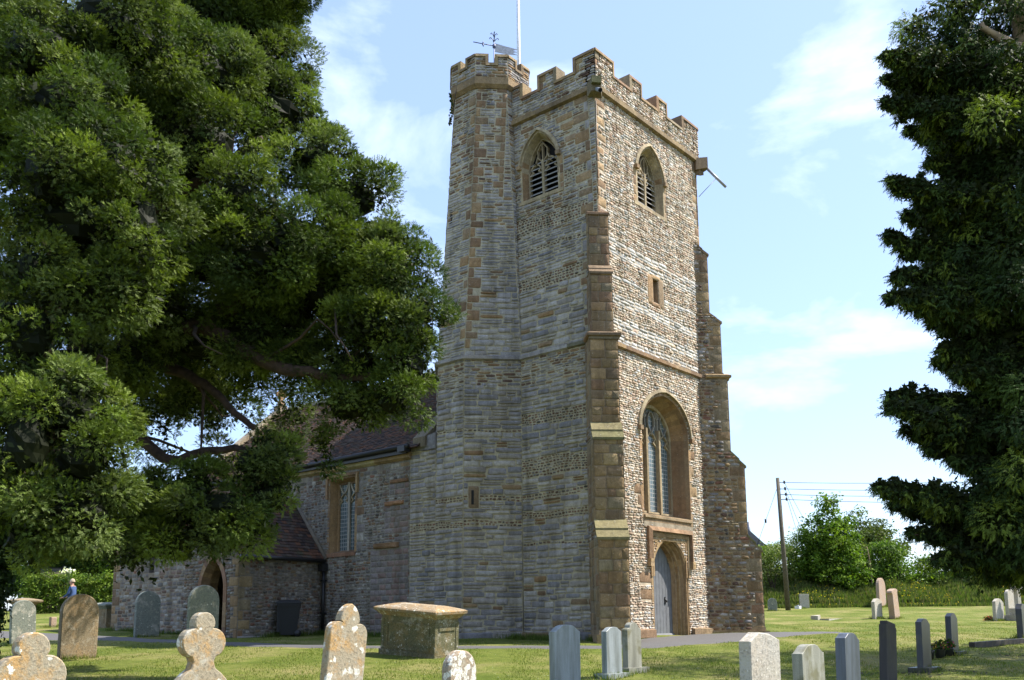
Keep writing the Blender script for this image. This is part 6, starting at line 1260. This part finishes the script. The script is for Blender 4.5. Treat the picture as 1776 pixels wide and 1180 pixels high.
# ================================================================== the visitor
def person():
    base_ = W(PX(119, 36), 36)+[0, 0, .1]; t = thing('person', 'person in a blue jumper with glasses walking left behind the big brown headstone', 'person', base_)
    # local frame: facing -R2 (towards the left of the picture)
    fw = np.array([-R2[0], -R2[1]]); sd_ = np.array([fw[1], -fw[0]])
    def L3(f, s, z): return (fw[0]*f+sd_[0]*s, fw[1]*f+sd_[1]*s, z)
    J = dict(pel=(0, 0, .93), sp=(-.01, 0, 1.10), ch=(-.02, 0, 1.30), nk=(.0, 0, 1.45), hd=(.05, 0, 1.55), ht=(.05, 0, 1.66), hr=(0, .09, .90), kr=(.20, .10, .50), ar=(.16, .10, .08), tr=(.30, .11, .03), hl=(0, -.09, .90), kl=(.02, -.10, .48), al=(-.18, -.10, .10), tl=(-.05, -.11, .03), sr=(-.02, .18, 1.38), er=(.06, .22, 1.12), wr=(.27, .16, 1.02), sl=(-.02, -.18, 1.38), el=(.06, -.22, 1.12), wl=(.27, -.14, 1.00))
    Rr = dict(pel=.145, sp=.135, ch=.15, nk=.06, hd=.085, ht=.08, hr=.10, kr=.066, ar=.045, tr=.038, hl=.10, kl=.066, al=.045, tl=.038, sr=.07, er=.045, wr=.03, sl=.07, el=.045, wl=.03)
    E_ = [('pel', 'sp'), ('sp', 'ch'), ('ch', 'nk'), ('nk', 'hd'), ('hd', 'ht'), ('pel', 'hr'), ('hr', 'kr'), ('kr', 'ar'), ('ar', 'tr'), ('pel', 'hl'), ('hl', 'kl'), ('kl', 'al'), ('al', 'tl'), ('ch', 'sr'), ('sr', 'er'), ('er', 'wr'), ('ch', 'sl'), ('sl', 'el'), ('el', 'wl')]
    V = list(J); verts = [L3(*J[k]) for k in V]; rad = [Rr[k] for k in V]; ed = [(V.index(a), V.index(b)) for a, b in E_]
    for w_, s in (('wr', 1), ('wl', -1)):   # palm, four fingers and a thumb
        f0, s0, z0 = J[w_]; pi = len(verts); verts.append(L3(f0+.05, s0-.01*s, z0-.01)); rad.append(.026); ed.append((V.index(w_), pi))
        for k, ln in enumerate((.062, .072, .068, .052)):
            a = len(verts); verts.append(L3(f0+.085, s0+(.027-.018*k)*s, z0-.012)); rad.append(.009); ed.append((pi, a)); verts.append(L3(f0+.085+ln*.5, s0+(.03-.02*k)*s, z0-.025)); rad.append(.008); ed.append((a, a+1)); verts.append(L3(f0+.085+ln*.75, s0+(.03-.02*k)*s, z0-.055)); rad.append(.007); ed.append((a+1, a+2))
        a = len(verts); verts.append(L3(f0+.055, s0+.04*-s, z0+.01)); rad.append(.010); ed.append((pi, a)); verts.append(L3(f0+.09, s0+.045*-s, z0-.005)); rad.append(.008); ed.append((a, a+1))
    me = bpy.data.meshes.new('body'); me.from_pydata(verts, ed, []); o = bpy.data.objects.new('body', me); COL.objects.link(o)
    m = o.modifiers.new('skin', 'SKIN'); 
    for k, sv in enumerate(me.skin_vertices[0].data): sv.radius = (rad[k], rad[k]); sv.use_root = (k == 0)
    m2 = o.modifiers.new('sub', 'SUBSURF'); m2.levels = m2.render_levels = 2
    dg = bpy.context.evaluated_depsgraph_get(); me2 = bpy.data.meshes.new_from_object(o.evaluated_get(dg)); o.modifiers.clear(); o.data = me2; o.parent = t
    sk = simple('skin', (.42, .24, .17), .6, var=.05); bl = simple('blue_jumper', (.045, .09, .22), .9, var=.1); tr_ = simple('navy_trousers', (.03, .04, .085), .9, var=.1); sh = simple('shoe', (.03, .025, .02), .6)
    for mm in (sk, bl, tr_, sh): me2.materials.append(mm)
    for p in me2.polygons:
        c = p.center; f = c[0]*fw[0]+c[1]*fw[1]; p.use_smooth = True; p.material_index = 0
        if c[2] < .075: p.material_index = 3
        elif c[2] < .93: p.material_index = 2
        elif c[2] < 1.42 and f < .25: p.material_index = 1
    B = MB(); hc = L3(.035, 0, 1.615); n = 12; V = []; 
    for i in range(7):
        ph = i/6*1.75
        for k in range(n):
            a = 2*math.pi*k/n; f = math.cos(a); V.append(tuple(np.array(hc)+np.array(L3(.108*math.sin(ph)*f-.008, .092*math.sin(ph)*math.sin(a), .115*math.cos(ph)*(1 if f < .5 else max(.35, math.cos(ph)) ))))) 
    B.add(V, [(i*n+k, i*n+(k+1) % n, (i+1)*n+(k+1) % n, (i+1)*n+k) for i in range(6) for k in range(n)], simple('grey_blond_hair', (.42, .34, .24), .8), sm=True); B.build('hair', t)
    B = MB(); nose = [L3(.135, 0, 1.60), L3(.135, .018, 1.57), L3(.135, -.018, 1.57), L3(.165, 0, 1.575)]; B.add(nose, [(0, 1, 3), (0, 3, 2), (1, 2, 3)], sk); B.build('nose', t)
    for s in (-1, 1): B = MB(); B.tube([L3(.05, s*.082, 1.60), L3(.05, s*.092, 1.58), L3(.05, s*.082, 1.56)], .014, sk, n=6); B.build('ear', t); B = MB(); B.tube([L3(.128, s*.034, 1.606), L3(.136, s*.034, 1.606)], .010, M_DARK, n=6); B.build('eye', t)
    B = MB(); B.tube([L3(.131, -.022, 1.535), L3(.138, 0, 1.533), L3(.131, .022, 1.535)], .006, simple('lips', (.35, .12, .1), .6), n=5); B.build('mouth', t)
    B = MB()
    for s in (-1, 1):
        th = np.linspace(0, 2*math.pi, 11); B.tube([L3(.145, s*.034+.024*math.cos(a), 1.605+.02*math.sin(a)) for a in th], .003, M_IRON, n=4); B.tube([L3(.143, s*.058, 1.608), L3(.05, s*.085, 1.61)], .003, M_IRON, n=4)
    B.build('glasses', t)
person()
